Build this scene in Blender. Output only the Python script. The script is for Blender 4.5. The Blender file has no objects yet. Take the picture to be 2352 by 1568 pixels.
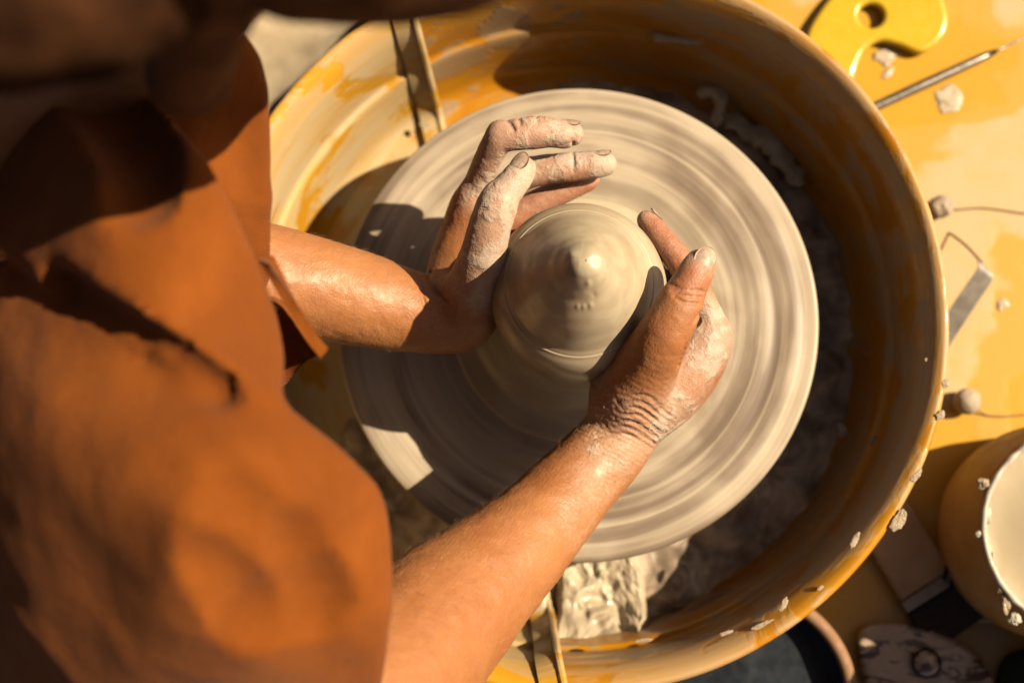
import bpy, bmesh, math, random
import numpy as np
from mathutils import Vector, Matrix
random.seed(7)
sc = bpy.context.scene
col = sc.collection

# ------------------------------------------------------------------ camera
IW, IH = 2352.0, 1568.0
LENS = 50.0
FPX = IW * LENS / 36.0
CAM = np.array([-0.0105, -0.161, 0.967])
TGT = np.array([-0.0447, -0.015, 0.0])
_f = (TGT - CAM) / np.linalg.norm(TGT - CAM)
_r = np.cross(_f, [0, 1, 0]); _r /= np.linalg.norm(_r)
_u = np.cross(_r, _f)
cd = bpy.data.cameras.new('camera')
cam = bpy.data.objects.new('camera', cd)
col.objects.link(cam)
cam.matrix_world = Matrix(((_r[0], _u[0], -_f[0], CAM[0]), (_r[1], _u[1], -_f[1], CAM[1]),
                           (_r[2], _u[2], -_f[2], CAM[2]), (0, 0, 0, 1)))
cd.lens = LENS; cd.sensor_width = 36.0
cd.clip_start = 0.01; cd.clip_end = 50.0
cd.dof.use_dof = True
cd.dof.focus_distance = 0.845
cd.dof.aperture_fstop = 3.6
sc.camera = cam

# ------------------------------------------------------------------ light
SUN_EL, SUN_AZ = math.radians(44), math.radians(12)      # azimuth from +x towards +y
w = bpy.data.worlds.new("World"); sc.world = w; w.use_nodes = True
nt = w.node_tree
sky = nt.nodes.new('ShaderNodeTexSky'); sky.sky_type = 'NISHITA'; sky.sun_disc = False
sky.sun_elevation = SUN_EL; sky.sun_rotation = math.radians(90) - SUN_AZ
sky.air_density = 0.2; sky.dust_density = 1.2; sky.ozone_density = 0.0
bg = nt.nodes['Background']; bg.inputs[1].default_value = 0.085
wb = nt.nodes.new('ShaderNodeMix'); wb.data_type = 'RGBA'; wb.blend_type = 'MULTIPLY'      # warm white balance of the whole sky
wb.inputs[0].default_value = 1.0; wb.inputs[7].default_value = (1.0, .80, .60, 1)
nt.links.new(sky.outputs[0], wb.inputs[6]); nt.links.new(wb.outputs[2], bg.inputs[0])
sd = bpy.data.lights.new('sun', 'SUN'); sd.energy = 5.0; sd.angle = math.radians(0.53)
sd.color = (1.0, 0.81, 0.56)
sun = bpy.data.objects.new('sun', sd); col.objects.link(sun)
sdir = Vector((math.cos(SUN_EL) * math.cos(SUN_AZ), math.cos(SUN_EL) * math.sin(SUN_AZ), math.sin(SUN_EL)))
sun.rotation_euler = sdir.to_track_quat('Z', 'Y').to_euler()
sun.location = (1, 0.3, 1.5)
sc.view_settings.view_transform = 'Standard'
sc.view_settings.look = 'None'
sc.view_settings.exposure = 1.72
sc.view_settings.gamma = 1.0
try: sc.cycles.use_denoising = True
except Exception: pass

# ------------------------------------------------------------------ helpers
ZO = 0.0
def P(x, y, z):
    """world point at height z seen at photo position (x, y)"""
    z = z + ZO
    d = _f * FPX + _r * (x - IW / 2) - _u * (y - IH / 2)
    return CAM + d * ((z - CAM[2]) / d[2])
def mpp(p):
    """metres per photo pixel at a point"""
    return float((np.array(p) - CAM) @ _f) / FPX
def chain(*pts):
    return [(P(a, b, c), r * mpp(P(a, b, c))) for a, b, c, r in pts]

def hash3(i, j, k, seed=0):
    n = (i * 374761393 + j * 668265263 + k * 2147483647 + seed * 974634777) & 0xffffffff
    n = ((n ^ (n >> 13)) * 1274126177) & 0xffffffff
    n = ((n ^ (n >> 16)) * 2246822519) & 0xffffffff
    return ((n ^ (n >> 15)) & 0xffff) / 65535.0
def vnoise(p, seed=0):
    p = np.asarray(p, dtype=np.float64)
    f = np.floor(p); t = p - f; t = t * t * (3 - 2 * t)
    i = f.astype(np.int64)
    out = 0
    for a in (0, 1):
        for b in (0, 1):
            for c in (0, 1):
                wgt = (t[..., 0] if a else 1 - t[..., 0]) * (t[..., 1] if b else 1 - t[..., 1]) * (t[..., 2] if c else 1 - t[..., 2])
                out = out + wgt * hash3(i[..., 0] + a, i[..., 1] + b, i[..., 2] + c, seed)
    return out * 2 - 1
def fbm(p, octaves=3, seed=0):
    p = np.asarray(p, dtype=np.float64); s = 0; a = 1; tot = 0
    for o in range(octaves):
        s = s + a * vnoise(p * (2.03 ** o) + 17.3 * o, seed + o); tot += a; a *= 0.5
    return s / tot

def link(ob, parent=None, **props):
    col.objects.link(ob)
    if parent is not None:
        ob.parent = parent
        ob.matrix_parent_inverse = parent.matrix_basis.inverted()
    for k, v in props.items(): ob[k] = v
    return ob
def mesh_obj(name, verts, faces, mat, parent=None, smooth=True, **props):
    me = bpy.data.meshes.new(name)
    verts = np.asarray(verts, dtype=np.float32)
    if isinstance(faces, np.ndarray) and faces.ndim == 2:
        k = faces.shape[1]; n = len(faces)
        me.vertices.add(len(verts)); me.vertices.foreach_set('co', verts.ravel())
        me.loops.add(n * k); me.loops.foreach_set('vertex_index', faces.astype(np.int32).ravel())
        me.polygons.add(n)
        me.polygons.foreach_set('loop_start', np.arange(0, n * k, k, dtype=np.int32))
        me.polygons.foreach_set('loop_total', np.full(n, k, dtype=np.int32))
        me.update(calc_edges=True); me.validate()
    else:
        me.from_pydata([tuple(map(float, v)) for v in verts], [], [tuple(int(i) for i in f) for f in faces])
        me.update()
    if smooth: me.polygons.foreach_set('use_smooth', [True] * len(me.polygons)); me.update()
    me.materials.append(mat)
    return link(bpy.data.objects.new(name, me), parent, **props)
def bm_obj(name, bm, mat, parent=None, smooth=False, **props):
    bmesh.ops.recalc_face_normals(bm, faces=bm.faces[:])
    me = bpy.data.meshes.new(name); bm.to_mesh(me); bm.free()
    if smooth: me.polygons.foreach_set('use_smooth', [True] * len(me.polygons))
    me.materials.append(mat)
    return link(bpy.data.objects.new(name, me), parent, **props)
def thing(name, label, cat, loc=(0, 0, 0), group=None):
    o = bpy.data.objects.new(name, None); o.empty_display_size = 0.02
    o.location = tuple(map(float, loc))
    col.objects.link(o); o['label'] = label; o['category'] = cat
    if group: o['group'] = group
    bpy.context.view_layer.update()
    return o
def grid_faces(nu, nv, wrap_u=False, wrap_v=False):
    iu = np.arange(nu if wrap_u else nu - 1); iv = np.arange(nv if wrap_v else nv - 1)
    a, b = np.meshgrid(iu, iv, indexing='ij'); a = a.ravel(); b = b.ravel()
    a2 = (a + 1) % nu; b2 = (b + 1) % nv
    return np.stack([a * nv + b, a2 * nv + b, a2 * nv + b2, a * nv + b2], 1)
def tube(pts, radii, seg=12, closed=False, noise=0, nscale=200, seed=0):
    """swept tube with caps, returns verts, faces"""
    pts = np.asarray(pts, float); n = len(pts)
    radii = np.broadcast_to(np.asarray(radii, float), (n,))
    tan = np.gradient(pts, axis=0)
    if closed: tan = (np.roll(pts, -1, 0) - np.roll(pts, 1, 0))
    tan /= np.linalg.norm(tan, axis=1)[:, None] + 1e-12
    ref = np.array([0, 0, 1.0])
    if abs(tan[0] @ ref) > .9: ref = np.array([1.0, 0, 0])
    V = []
    nrm = np.cross(tan[0], ref); nrm /= np.linalg.norm(nrm)
    for i in range(n):
        nrm = nrm - tan[i] * (nrm @ tan[i]); nrm /= np.linalg.norm(nrm)
        b = np.cross(tan[i], nrm)
        a = np.linspace(0, 2 * np.pi, seg, endpoint=False)
        V.append(pts[i] + radii[i] * (np.cos(a)[:, None] * nrm + np.sin(a)[:, None] * b))
    V = np.array(V)
    if noise: 
        c = pts[:, None, :]; d = V - c
        V = c + d * (1 + noise * vnoise(V * nscale, seed))[..., None]
    F = [tuple(f) for f in grid_faces(n, seg, closed, True)]
    V = V.reshape(-1, 3)
    if not closed:
        F.append(tuple(range(seg))[::-1]); F.append(tuple((n - 1) * seg + np.arange(seg)))
    return V, F
def smooth_path(pts, n=40):
    pts = np.asarray(pts, float); m = len(pts)
    ext = np.vstack([2 * pts[0] - pts[1], pts, 2 * pts[-1] - pts[-2]])
    out = []
    for t in np.linspace(0, m - 1 - 1e-6, n):
        i = int(t); f = t - i
        p0, p1, p2, p3 = ext[i:i + 4]
        out.append(0.5 * ((2 * p1) + (-p0 + p2) * f + (2 * p0 - 5 * p1 + 4 * p2 - p3) * f * f + (-p0 + 3 * p1 - 3 * p2 + p3) * f ** 3))
    return np.array(out)
def slab(outline, thick, bevel=0.0, z0=0.0, holes=None):
    """flat plate from a 2-D outline, rounded edges: returns bmesh"""
    bm = bmesh.new()
    vs = [bm.verts.new((float(x), float(y), z0)) for x, y in outline]
    f = bm.faces.new(vs)
    r = bmesh.ops.extrude_face_region(bm, geom=[f])
    for v in [g for g in r['geom'] if isinstance(g, bmesh.types.BMVert)]: v.co.z += thick
    if bevel:
        es = [e for e in bm.edges if abs(e.verts[0].co.z - e.verts[1].co.z) < 1e-7]
        bmesh.ops.bevel(bm, geom=es, offset=bevel, segments=4, affect='EDGES', profile=0.5)
    return bm

# ------------------------------------------------------------------ signed distance modelling
class Field:
    def __init__(s, lo, hi, vox):
        s.lo = np.array(lo, float); s.vox = vox
        s.n = np.ceil((np.array(hi) - s.lo) / vox).astype(int) + 1
        s.d = np.full(s.n, 0.02 if vox < .003 else .1, dtype=np.float32)
    def _sub(s, lo, hi):
        a = np.clip(np.floor((lo - s.lo) / s.vox).astype(int), 0, s.n)
        b = np.clip(np.ceil((hi - s.lo) / s.vox).astype(int) + 1, 0, s.n)
        if np.any(b <= a): return None, None
        g = [s.lo[i] + np.arange(a[i], b[i]) * s.vox for i in range(3)]
        X = np.stack(np.meshgrid(*g, indexing='ij'), -1).astype(np.float32)
        return (slice(a[0], b[0]), slice(a[1], b[1]), slice(a[2], b[2])), X
    def comb(s, sl, v, k, sub):
        d = s.d[sl]
        if sub:
            h = np.clip(0.5 - 0.5 * (d + v) / k, 0, 1)
            s.d[sl] = d * (1 - h) + (-v) * h + k * h * (1 - h)
        else:
            h = np.clip(0.5 + 0.5 * (d - v) / k, 0, 1)
            s.d[sl] = d * h * 1.0 * 0 + (d * (1 - h) + v * h - k * h * (1 - h))
    def cap(s, a, b, ra, rb, k=.004, sub=False, flat=None):
        a = np.array(a, float); b = np.array(b, float)
        m = max(ra, rb) * (1.0 if flat is None else max(1.0, flat[1])) + k * 1.5 + 3 * s.vox
        sl, X = s._sub(np.minimum(a, b) - m, np.maximum(a, b) + m)
        if sl is None: return
        ab = b - a; L = ab @ ab + 1e-12
        t = np.clip(((X - a) @ ab) / L, 0, 1)
        q = X - a - t[..., None] * ab
        if flat is not None:
            ax = np.array(flat[0], float); ax /= np.linalg.norm(ax)
            c = q @ ax
            q = q + ax * (c * (1 / flat[1] - 1))[..., None]
        v = np.sqrt((q * q).sum(-1)) - (ra + (rb - ra) * t)
        s.comb(sl, v, k, sub)
    def ell(s, c, r, k=.004, sub=False, rot=None):
        c = np.array(c, float); r = np.array(r, float); m = r.max() + k * 1.5 + 3 * s.vox
        sl, X = s._sub(c - m, c + m)
        if sl is None: return
        q = X - c
        if rot is not None: q = q @ np.array(rot)
        k0 = np.sqrt(((q / r) ** 2).sum(-1)); k1 = np.sqrt(((q / (r * r)) ** 2).sum(-1)) + 1e-9
        s.comb(sl, k0 * (k0 - 1) / k1, k, sub)
    def ch(s, c, k=.004, sub=False, smooth=False, scale=1.0, flat=None):
        if smooth:
            pts = smooth_path([list(p) + [r] for p, r in c], len(c) * 4)
            c = [(p[:3], p[3]) for p in pts]
        for (a, ra), (b, rb) in zip(c[:-1], c[1:]): s.cap(a, b, ra * scale, rb * scale, k, sub, flat)
    def mesh(s):
        d = s.d; ins = d < 0
        c = np.zeros(tuple(s.n - 1), np.uint8)
        for i in (0, 1):
            for j in (0, 1):
                for k in (0, 1):
                    c += ins[i:s.n[0] - 1 + i, j:s.n[1] - 1 + j, k:s.n[2] - 1 + k]
        act = np.argwhere((c > 0) & (c < 8))
        idx = np.full(tuple(s.n - 1), -1, np.int32)
        idx[act[:, 0], act[:, 1], act[:, 2]] = np.arange(len(act))
        cor = np.array([(i, j, k) for i in (0, 1) for j in (0, 1) for k in (0, 1)])
        vals = np.stack([d[act[:, 0] + q[0], act[:, 1] + q[1], act[:, 2] + q[2]] for q in cor], 1)
        acc = np.zeros((len(act), 3)); cnt = np.zeros(len(act))
        for a in range(8):
            for b in range(a + 1, 8):
                if np.abs(cor[a] - cor[b]).sum() != 1: continue
                va, vb = vals[:, a], vals[:, b]; m = (va < 0) != (vb < 0)
                t = np.where(m, va / np.where(m, va - vb, 1), 0)
                acc += np.where(m[:, None], cor[a] + t[:, None] * (cor[b] - cor[a]), 0); cnt += m
        V = s.lo + (act + acc / cnt[:, None]) * s.vox
        Fs = []
        for ax in range(3):
            sl0 = [slice(1, -1)] * 3; sl0[ax] = slice(0, -1)
            sl1 = list(sl0); sl1[ax] = slice(1, None)
            A = ins[tuple(sl0)]; B = ins[tuple(sl1)]
            e = np.argwhere(A != B)
            off = np.array([1, 1, 1]); off[ax] = 0; e = e + off
            flip = ins[e[:, 0], e[:, 1], e[:, 2]]
            o1 = np.zeros(3, int); o2 = np.zeros(3, int); o1[(ax + 1) % 3] = 1; o2[(ax + 2) % 3] = 1
            g = lambda q: idx[q[:, 0], q[:, 1], q[:, 2]]
            quad = np.stack([g(e - o1 - o2), g(e - o2), g(e), g(e - o1)], 1)
            quad[~flip] = quad[~flip][:, ::-1]
            Fs.append(quad)
        Fs = np.concatenate(Fs)
        return V, Fs[(Fs >= 0).all(1)]
def vnormals(V, F):
    n = np.cross(V[F[:, 2]] - V[F[:, 0]], V[F[:, 3]] - V[F[:, 1]])
    out = np.zeros_like(V)
    for k in range(4): np.add.at(out, F[:, k], n)
    return out / (np.linalg.norm(out, axis=1)[:, None] + 1e-12)

# ------------------------------------------------------------------ materials
ALB = 0.31      # the colours below are written as relative values; scaled down so bounced light stays weak and shade deep
class NT:
    def __init__(s, name, **pr):
        s.m = bpy.data.materials.new(name); s.m.use_nodes = True
        s.t = s.m.node_tree; s.b = s.t.nodes['Principled BSDF']
        s.b.inputs['Specular IOR Level'].default_value = .3
        for k, v in pr.items(): s.b.inputs[k.replace('_', ' ')].default_value = v
    def n(s, typ, ins=None, **pr):
        nd = s.t.nodes.new('ShaderNode' + typ)
        for k, v in pr.items(): setattr(nd, k, v)
        for k, v in (ins or {}).items():
            if isinstance(v, bpy.types.NodeSocket): s.t.links.new(v, nd.inputs[k])
            else: nd.inputs[k].default_value = v
        return nd
    def co(s, scale=(1, 1, 1), rot=(0, 0, 0)):
        c = s.n('TexCoord').outputs['Object']
        return s.n('Mapping', {0: c, 'Scale': scale, 'Rotation': rot}).outputs[0]
    def polar(s, ang, rad, zed, twist=0.0):
        c = s.n('TexCoord').outputs['Object']
        x = s.n('SeparateXYZ', {0: c})
        xy = s.n('CombineXYZ', {0: x.outputs[0], 1: x.outputs[1], 2: 0.0}).outputs[0]
        L = s.n('VectorMath', {0: xy}, operation='LENGTH').outputs['Value']
        u = s.n('VectorMath', {0: xy}, operation='NORMALIZE').outputs[0]
        u = s.n('VectorMath', {0: u, 'Scale': ang}, operation='SCALE').outputs[0]
        rz = s.n('CombineXYZ', {2: s.ma('MULTIPLY_ADD', L, rad, s.ma('MULTIPLY', x.outputs[2], zed))}).outputs[0]
        return s.n('VectorMath', {0: u, 1: rz}, operation='ADD').outputs[0], L, x
    def noise(s, vec, scale, detail=4, rough=.55, dist=0.0):
        return s.n('TexNoise', {'Vector': vec, 'Scale': scale, 'Detail': detail, 'Roughness': rough, 'Distortion': dist}).outputs[0]
    def ma(s, op, a, b=0.0, c=0.0, clamp=False):
        return s.n('Math', {0: a, 1: b, 2: c}, operation=op, use_clamp=clamp).outputs[0]
    def step(s, v, lo, hi, a=0.0, b=1.0):
        return s.n('MapRange', {'Value': v, 'From Min': lo, 'From Max': hi, 'To Min': a, 'To Max': b}, interpolation_type='SMOOTHSTEP').outputs[0]
    def mix(s, f, a, b, mode='MIX'):
        nd = s.t.nodes.new('ShaderNodeMix'); nd.data_type = 'RGBA'; nd.blend_type = mode
        for k, v in ((0, f), (6, a), (7, b)):
            if isinstance(v, bpy.types.NodeSocket): s.t.links.new(v, nd.inputs[k])
            else: nd.inputs[k].default_value = (v[0] * ALB, v[1] * ALB, v[2] * ALB, 1) if isinstance(v, tuple) and len(v) == 3 else v
        return nd.outputs[2]
    def bump(s, h, strength, dist, prev=None):
        i = {'Height': h, 'Strength': strength, 'Distance': dist}
        if prev is not None: i['Normal'] = prev
        return s.n('Bump', i).outputs[0]
    def out(s, **k):
        for a, v in k.items():
            nm = {'color': 'Base Color', 'rough': 'Roughness', 'normal': 'Normal', 'coat': 'Coat Weight'}.get(a, a)
            if isinstance(v, bpy.types.NodeSocket): s.t.links.new(v, s.b.inputs[nm])
            else: s.b.inputs[nm].default_value = (tuple(v) + (1,)) if isinstance(v, tuple) and len(v) == 3 else v
        return s.m

CLAY = (0.60, 0.50, 0.36); CLAYD = (0.34, 0.27, 0.20); YEL = (0.80, 0.42, 0.02); ORG = (0.62, 0.25, 0.012)

def mat_wheel():
    m = NT('spun_slip_on_wheel')
    v1, L, x = m.polar(.55, 60, 0)
    v2, _, _ = m.polar(.30, 210, 0)
    v3, _, _ = m.polar(1.9, 22, 0)
    a = m.noise(v1, .9, 4, .55, .12); b = m.noise(v2, .9, 3, .6); c = m.noise(v3, 1.0, 3, .5, .25)
    s = m.ma('MULTIPLY_ADD', b, .40, m.ma('MULTIPLY_ADD', c, .55, a))
    f = m.step(s, .78, 1.14)
    k = m.mix(f, (.30, .225, .17), (.71, .60, .45))
    f2 = m.step(b, .56, .68)
    k = m.mix(m.ma('MULTIPLY', f2, .45), k, (.88, .79, .60))
    f3 = m.step(a, .40, .33)
    k = m.mix(m.ma('MULTIPLY', f3, .5), k, (.24, .185, .15))
    wet = m.step(L, .125, .085)
    k = m.mix(m.ma('MULTIPLY', wet, .55), k, (.55, .47, .33))
    nb = m.bump(s, .25, .0012)
    nb = m.bump(b, .12, .0006, nb)
    return m.out(color=k, rough=m.step(c, .3, .7, .32, .6), normal=nb)
def mat_clay():
    m = NT('wet_throwing_clay')
    v1, L, x = m.polar(1.3, 60, 90)
    v2, _, _ = m.polar(2.2, 70, 100)
    o = m.co()
    a = m.noise(v1, 1.0, 4, .55, .5); b = m.noise(v2, 1.0, 4, .6, .3); g = m.noise(o, 45, 4, .6)
    k = m.mix(m.step(a, .35, .7), (.60, .50, .345), (.74, .645, .46))
    k = m.mix(m.ma('MULTIPLY', m.step(b, .5, .75), .22), k, (.48, .385, .26))
    nb = m.bump(b, .03, .0008); nb = m.bump(g, .08, .001, nb)
    return m.out(color=k, rough=m.step(g, .35, .7, .32, .5), normal=nb, coat=.06)
def mat_pan(name, filmc, cover, base1, base2):
    m = NT(name)
    v1, L, x = m.polar(2.2, 26, 22)
    v2, _, _ = m.polar(3.5, 120, 120)
    o = m.co()
    a = m.noise(v1, 1.0, 5, .55, .9); b = m.noise(v2, 1.0, 4, .6, .3); g = m.noise(o, 60, 3, .6)
    d = m.noise(o, 14, 4, .55, 1.2)
    film = m.step(m.ma('ADD', m.ma('ADD', m.ma('MULTIPLY', a, .55), m.ma('MULTIPLY', d, .5)), cover), .50, .56)
    film = m.ma('MULTIPLY', film, m.step(b, .2, .55, .55, 1.0))
    sx = m.ma('SUBTRACT', 0.0, x.outputs[0])
    base = m.mix(m.step(d, .35, .65), base1, base2)
    fc = m.mix(m.step(L, .228, .236), filmc, (.68, .46, .22))
    k = m.mix(m.ma('MULTIPLY', film, m.step(b, .3, .65, .55, .95)), base, fc)
    rs_ = m.step(b, .60, .68)
    k = m.mix(m.ma('MULTIPLY', rs_, .45), k, fc)
    specks = m.step(m.noise(o, 180, 2, .5), .70, .74)
    k = m.mix(m.ma('MULTIPLY', specks, .6), k, (.68, .58, .42))
    nb = m.bump(film, .25, .0012); nb = m.bump(b, .16, .0006, nb)
    return m.out(color=k, rough=m.step(film, 0, 1, .3, .55), normal=nb, coat=.08)
def mat_slurry():
    m = NT('grey_brown_clay_slurry')
    o = m.co()
    a = m.noise(o, 30, 5, .6, .6); b = m.noise(o, 120, 4, .6)
    k = m.mix(m.step(a, .35, .65), (.34, .26, .19), (.98, .78, .58))
    nb = m.bump(a, .5, .004); nb = m.bump(b, .25, .001, nb)
    return m.out(color=k, rough=m.step(b, .35, .65, .35, .6), normal=nb, coat=.1)
def mat_heap():
    m = NT('fresh_wet_slurry')
    o = m.co()
    a = m.noise(o, 45, 5, .6, .6); b = m.noise(o, 230, 4, .65)
    k = m.mix(m.step(a, .3, .7), (.66, .54, .38), (.80, .69, .51))
    nb = m.bump(b, .25, .0008); nb = m.bump(m.noise(o, 600, 2, .5), .25, .0004, nb)
    return m.out(color=k, rough=m.step(b, .35, .62, .12, .5), normal=nb, coat=.1)
def mat_table():
    m = NT('yellow_plastic_with_dried_slip')
    o = m.co()
    a = m.noise(o, 7.5, 3, .45, .5); d = m.noise(o, 26, 4, .5, .3); e = m.noise(o, 90, 3, .5)
    x = m.n('SeparateXYZ', {0: o})
    far = m.step(m.ma('ADD', x.outputs[0], m.ma('MULTIPLY', x.outputs[1], .35)), .30, .42, 0.0, .085)
    s = m.ma('ADD', m.ma('ADD', m.ma('MULTIPLY', a, .85), m.ma('MULTIPLY', d, .20)), far)
    film = m.step(s, .565, .625)
    film2 = m.step(s, .485, .530)
    k = m.mix(m.ma('MULTIPLY', film2, .40), (.86, .47, .03), (.84, .54, .15))
    k = m.mix(m.ma('MULTIPLY', film, m.step(d, .35, .65, .55, .9)), k, (.76, .58, .32))
    sp = m.step(m.noise(o, 55, 2, .5), .735, .75)
    k = m.mix(m.ma('MULTIPLY', sp, .7), k, (.60, .48, .34))
    nb = m.bump(m.ma('ADD', film, film2), .25, .0006); nb = m.bump(e, .12, .0008, nb)
    return m.out(color=k, rough=m.step(film, 0, 1, .3, .6), normal=nb)
def mat_skin():
    m = NT('skin_with_clay', Specular_IOR_Level=.28, Subsurface_Weight=.12, Subsurface_Scale=.004)
    m.b.inputs['Subsurface Radius'].default_value = (1.0, .35, .18)
    o = m.co()
    at = m.n('Attribute', attribute_name='clay').outputs['Fac']
    rd = m.n('Attribute', attribute_name='red').outputs['Fac']
    a = m.noise(o, 26, 5, .6, .3); b = m.noise(o, 110, 4, .6, .4); p = m.noise(o, 420, 3, .6)
    vor = m.n('TexVoronoi', {'Vector': o, 'Scale': 900.0}).outputs['Distance']
    k = m.mix(m.step(a, .3, .7), (.50, .190, .060), (.61, .265, .098))
    k = m.mix(m.ma('MULTIPLY', m.step(b, .45, .72), .35), k, (.50, .19, .085))
    fr = m.step(m.noise(o, 75, 2, .4), .735, .77)
    k = m.mix(m.ma('MULTIPLY', fr, .5), k, (.30, .11, .05))
    k = m.mix(m.ma('MULTIPLY', rd, .55), k, (.60, .21, .13))
    thr = m.ma('ADD', m.ma('MULTIPLY', b, .55), m.ma('MULTIPLY', a, .35))
    c = m.step(m.ma('ADD', m.ma('MULTIPLY', at, .55), m.ma('ADD', m.ma('MULTIPLY', b, .75), m.ma('MULTIPLY', a, .65))), 1.03, 1.22)
    k = m.mix(m.ma('MULTIPLY', c, .9), k, m.mix(m.step(p, .3, .7), (.66, .54, .42), (.84, .74, .60)))
    thin = m.ma('MULTIPLY', m.step(m.ma('ADD', at, m.ma('MULTIPLY', p, .9)), .55, 1.25), .55)
    k = m.mix(thin, k, (.74, .56, .44))
    # fine creases across the skin
    wv = m.n('TexWave', {'Vector': m.co(rot=(0, 0, .65)), 'Scale': 150.0, 'Distortion': 5.0, 'Detail': 3.0, 'Detail Scale': 1.4}).outputs['Fac']
    cr = m.n('Attribute', attribute_name='crease').outputs['Fac']
    cw = m.n('TexWave', {'Vector': m.co(rot=(0, 0, -1.15)), 'Scale': 105.0, 'Distortion': 4.0, 'Detail': 3.0, 'Detail Scale': 1.2, 'Detail Roughness': .65}).outputs['Fac']
    nb = m.bump(vor, .35, .0004); nb = m.bump(p, .4, .0005, nb); nb = m.bump(wv, .08, .0004, nb); nb = m.bump(m.ma('MULTIPLY', cw, cr), .32, .0007, nb)
    nb = m.bump(c, .5, .0009, nb)
    nb = m.bump(b, .25, .0015, nb)
    return m.out(color=k, rough=m.step(m.ma('ADD', b, m.ma('MULTIPLY', at, .25)), .4, .8, .48, .70), normal=nb, coat=m.ma('MULTIPLY', m.step(m.noise(o, 48, 3, .5), .48, .62), .10), **{'Coat Roughness': .36})
def mat_cloth(name, c1, c2, weave=1400, bumpd=.0005):
    m = NT(name, Specular_IOR_Level=.06)
    o = m.co()
    a = m.noise(o, 14, 5, .6, .3); b = m.noise(o, 60, 4, .6)
    w1 = m.n('TexWave', {'Vector': o, 'Scale': weave / 6.28, 'Distortion': 1.0, 'Detail': 2.0}, bands_direction='X').outputs['Fac']
    w2 = m.n('TexWave', {'Vector': o, 'Scale': weave / 6.28, 'Distortion': 1.0, 'Detail': 2.0}, bands_direction='Y').outputs['Fac']
    k = m.mix(m.step(a, .3, .7), c1, c2)
    k = m.mix(m.ma('MULTIPLY', b, .25), k, c1)
    nb = m.bump(m.ma('ADD', w1, w2), .35, bumpd); nb = m.bump(b, .4, .003, nb)
    return m.out(color=k, rough=.9, normal=nb, **{'Sheen Weight': .04, 'Sheen Roughness': .5})
def mat_plain(name, c1, c2, rough=.5, scale=40, bs=.2, bd=.001, metallic=0.0, coat=0.0, lo=.3, hi=.7, spec=.3):
    m = NT(name, Metallic=metallic, Specular_IOR_Level=spec)
    o = m.co()
    a = m.noise(o, scale, 4, .6, .3); b = m.noise(o, scale * 5, 3, .6)
    k = m.mix(m.step(a, lo, hi), c1, c2)
    nb = m.bump(b, bs, bd)
    return m.out(color=k, rough=m.step(b, .3, .7, rough * .8, min(1, rough * 1.2)), normal=nb, coat=coat)
M = dict(wheel=mat_wheel(), clay=mat_clay(), pan=mat_pan('brown_slip_on_orange_plastic', (.50, .36, .22), .0, (.66, .27, .012), (.76, .36, .018)),
         panl=mat_pan('cream_slip_on_yellow_plastic', (.78, .63, .38), .045, (.78, .38, .02), (.88, .50, .04)), slurry=mat_slurry(), heap=mat_heap(), table=mat_table(), skin=mat_skin(),
         shirt=mat_cloth('rust_brown_shirt_cloth', (.25, .068, .008), (.36, .102, .012)),
         trousers=mat_cloth('cream_trouser_cloth', (.62, .50, .33), (.70, .60, .42)),
         hair=mat_plain('warm_brown_hair', (.10, .036, .012), (.26, .10, .032), .8, 30, spec=.08), darkhair=mat_plain('black_brown_hair', (.03, .013, .007), (.10, .040, .016), .9, 30, spec=.02),
         lid=mat_plain('bright_yellow_plastic', (.86, .56, .02), (.88, .62, .03), .28, 20, .05, .0005, coat=.3),
         steel=mat_plain('brushed_steel', (.55, .50, .44), (.68, .63, .55), .35, 60, .1, .0003, metallic=1.0),
         dullsteel=mat_plain('clay_dusted_steel', (.30, .27, .24), (.50, .46, .40), .5, 60, .3, .0006, metallic=.35),
         scrap=mat_plain('clay_crumb', (.40, .30, .19), (.58, .46, .31), .45, 90, .6, .001, coat=.2),
         wood=mat_plain('clay_caked_wood', (.52, .40, .27), (.68, .58, .45), .7, 110, .5, .001),
         bucket=mat_plain('slip_dusted_orange_bucket', (.62, .32, .07), (.78, .50, .20), .6, 14, .1, .0006),
         milk=mat_plain('creamy_slip', (.64, .54, .36), (.70, .60, .42), .2, 16, .12, .0012, coat=.3),
         rim=mat_plain('white_slip_crust', (.66, .60, .48), (.76, .70, .60), .5, 60, .3, .0008),
         tan=mat_plain('tan_handle_wood', (.62, .40, .22), (.76, .52, .30), .5, 30, .2, .0006),
         navy=mat_plain('dark_blue_glaze', (.008, .010, .016), (.02, .03, .045), .45, 30, .1, .0006, spec=.12),
         brown=mat_plain('brown_rim_glaze', (.34, .17, .08), (.46, .25, .13), .7, 30, .1, .0006),
         bristle=mat_plain('dark_bristle', (.03, .022, .018), (.07, .05, .04), .8, 200, .8, .002),
         nail=mat_plain('fingernail', (.46, .30, .21), (.66, .52, .40), .5, 300, .4, .0003, coat=.0),
         floor=mat_plain('dusty_studio_floor', (.16, .10, .06), (.25, .17, .10), .8, 6, .3, .002),
         string=mat_plain('wire', (.30, .16, .06), (.36, .20, .09), .5, 30))
def mat_painted():
    m = NT('cream_glaze_with_purple_strokes')
    o = m.co()
    a = m.noise(m.co(scale=(1, 2.6, 1), rot=(0, 0, .2)), 26, 4, .6, 1.5); b = m.noise(o, 70, 3, .5)
    s = m.step(m.ma('ADD', a, m.ma('MULTIPLY', b, .12)), .56, .60)
    k = m.mix(m.step(b, .3, .7), (.58, .44, .32), (.70, .55, .42))
    k = m.mix(m.ma('MULTIPLY', s, .92), k, (.05, .012, .03))
    return m.out(color=k, rough=.3, normal=m.bump(b, .1, .001), coat=.3)
M['painted'] = mat_painted()

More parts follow.
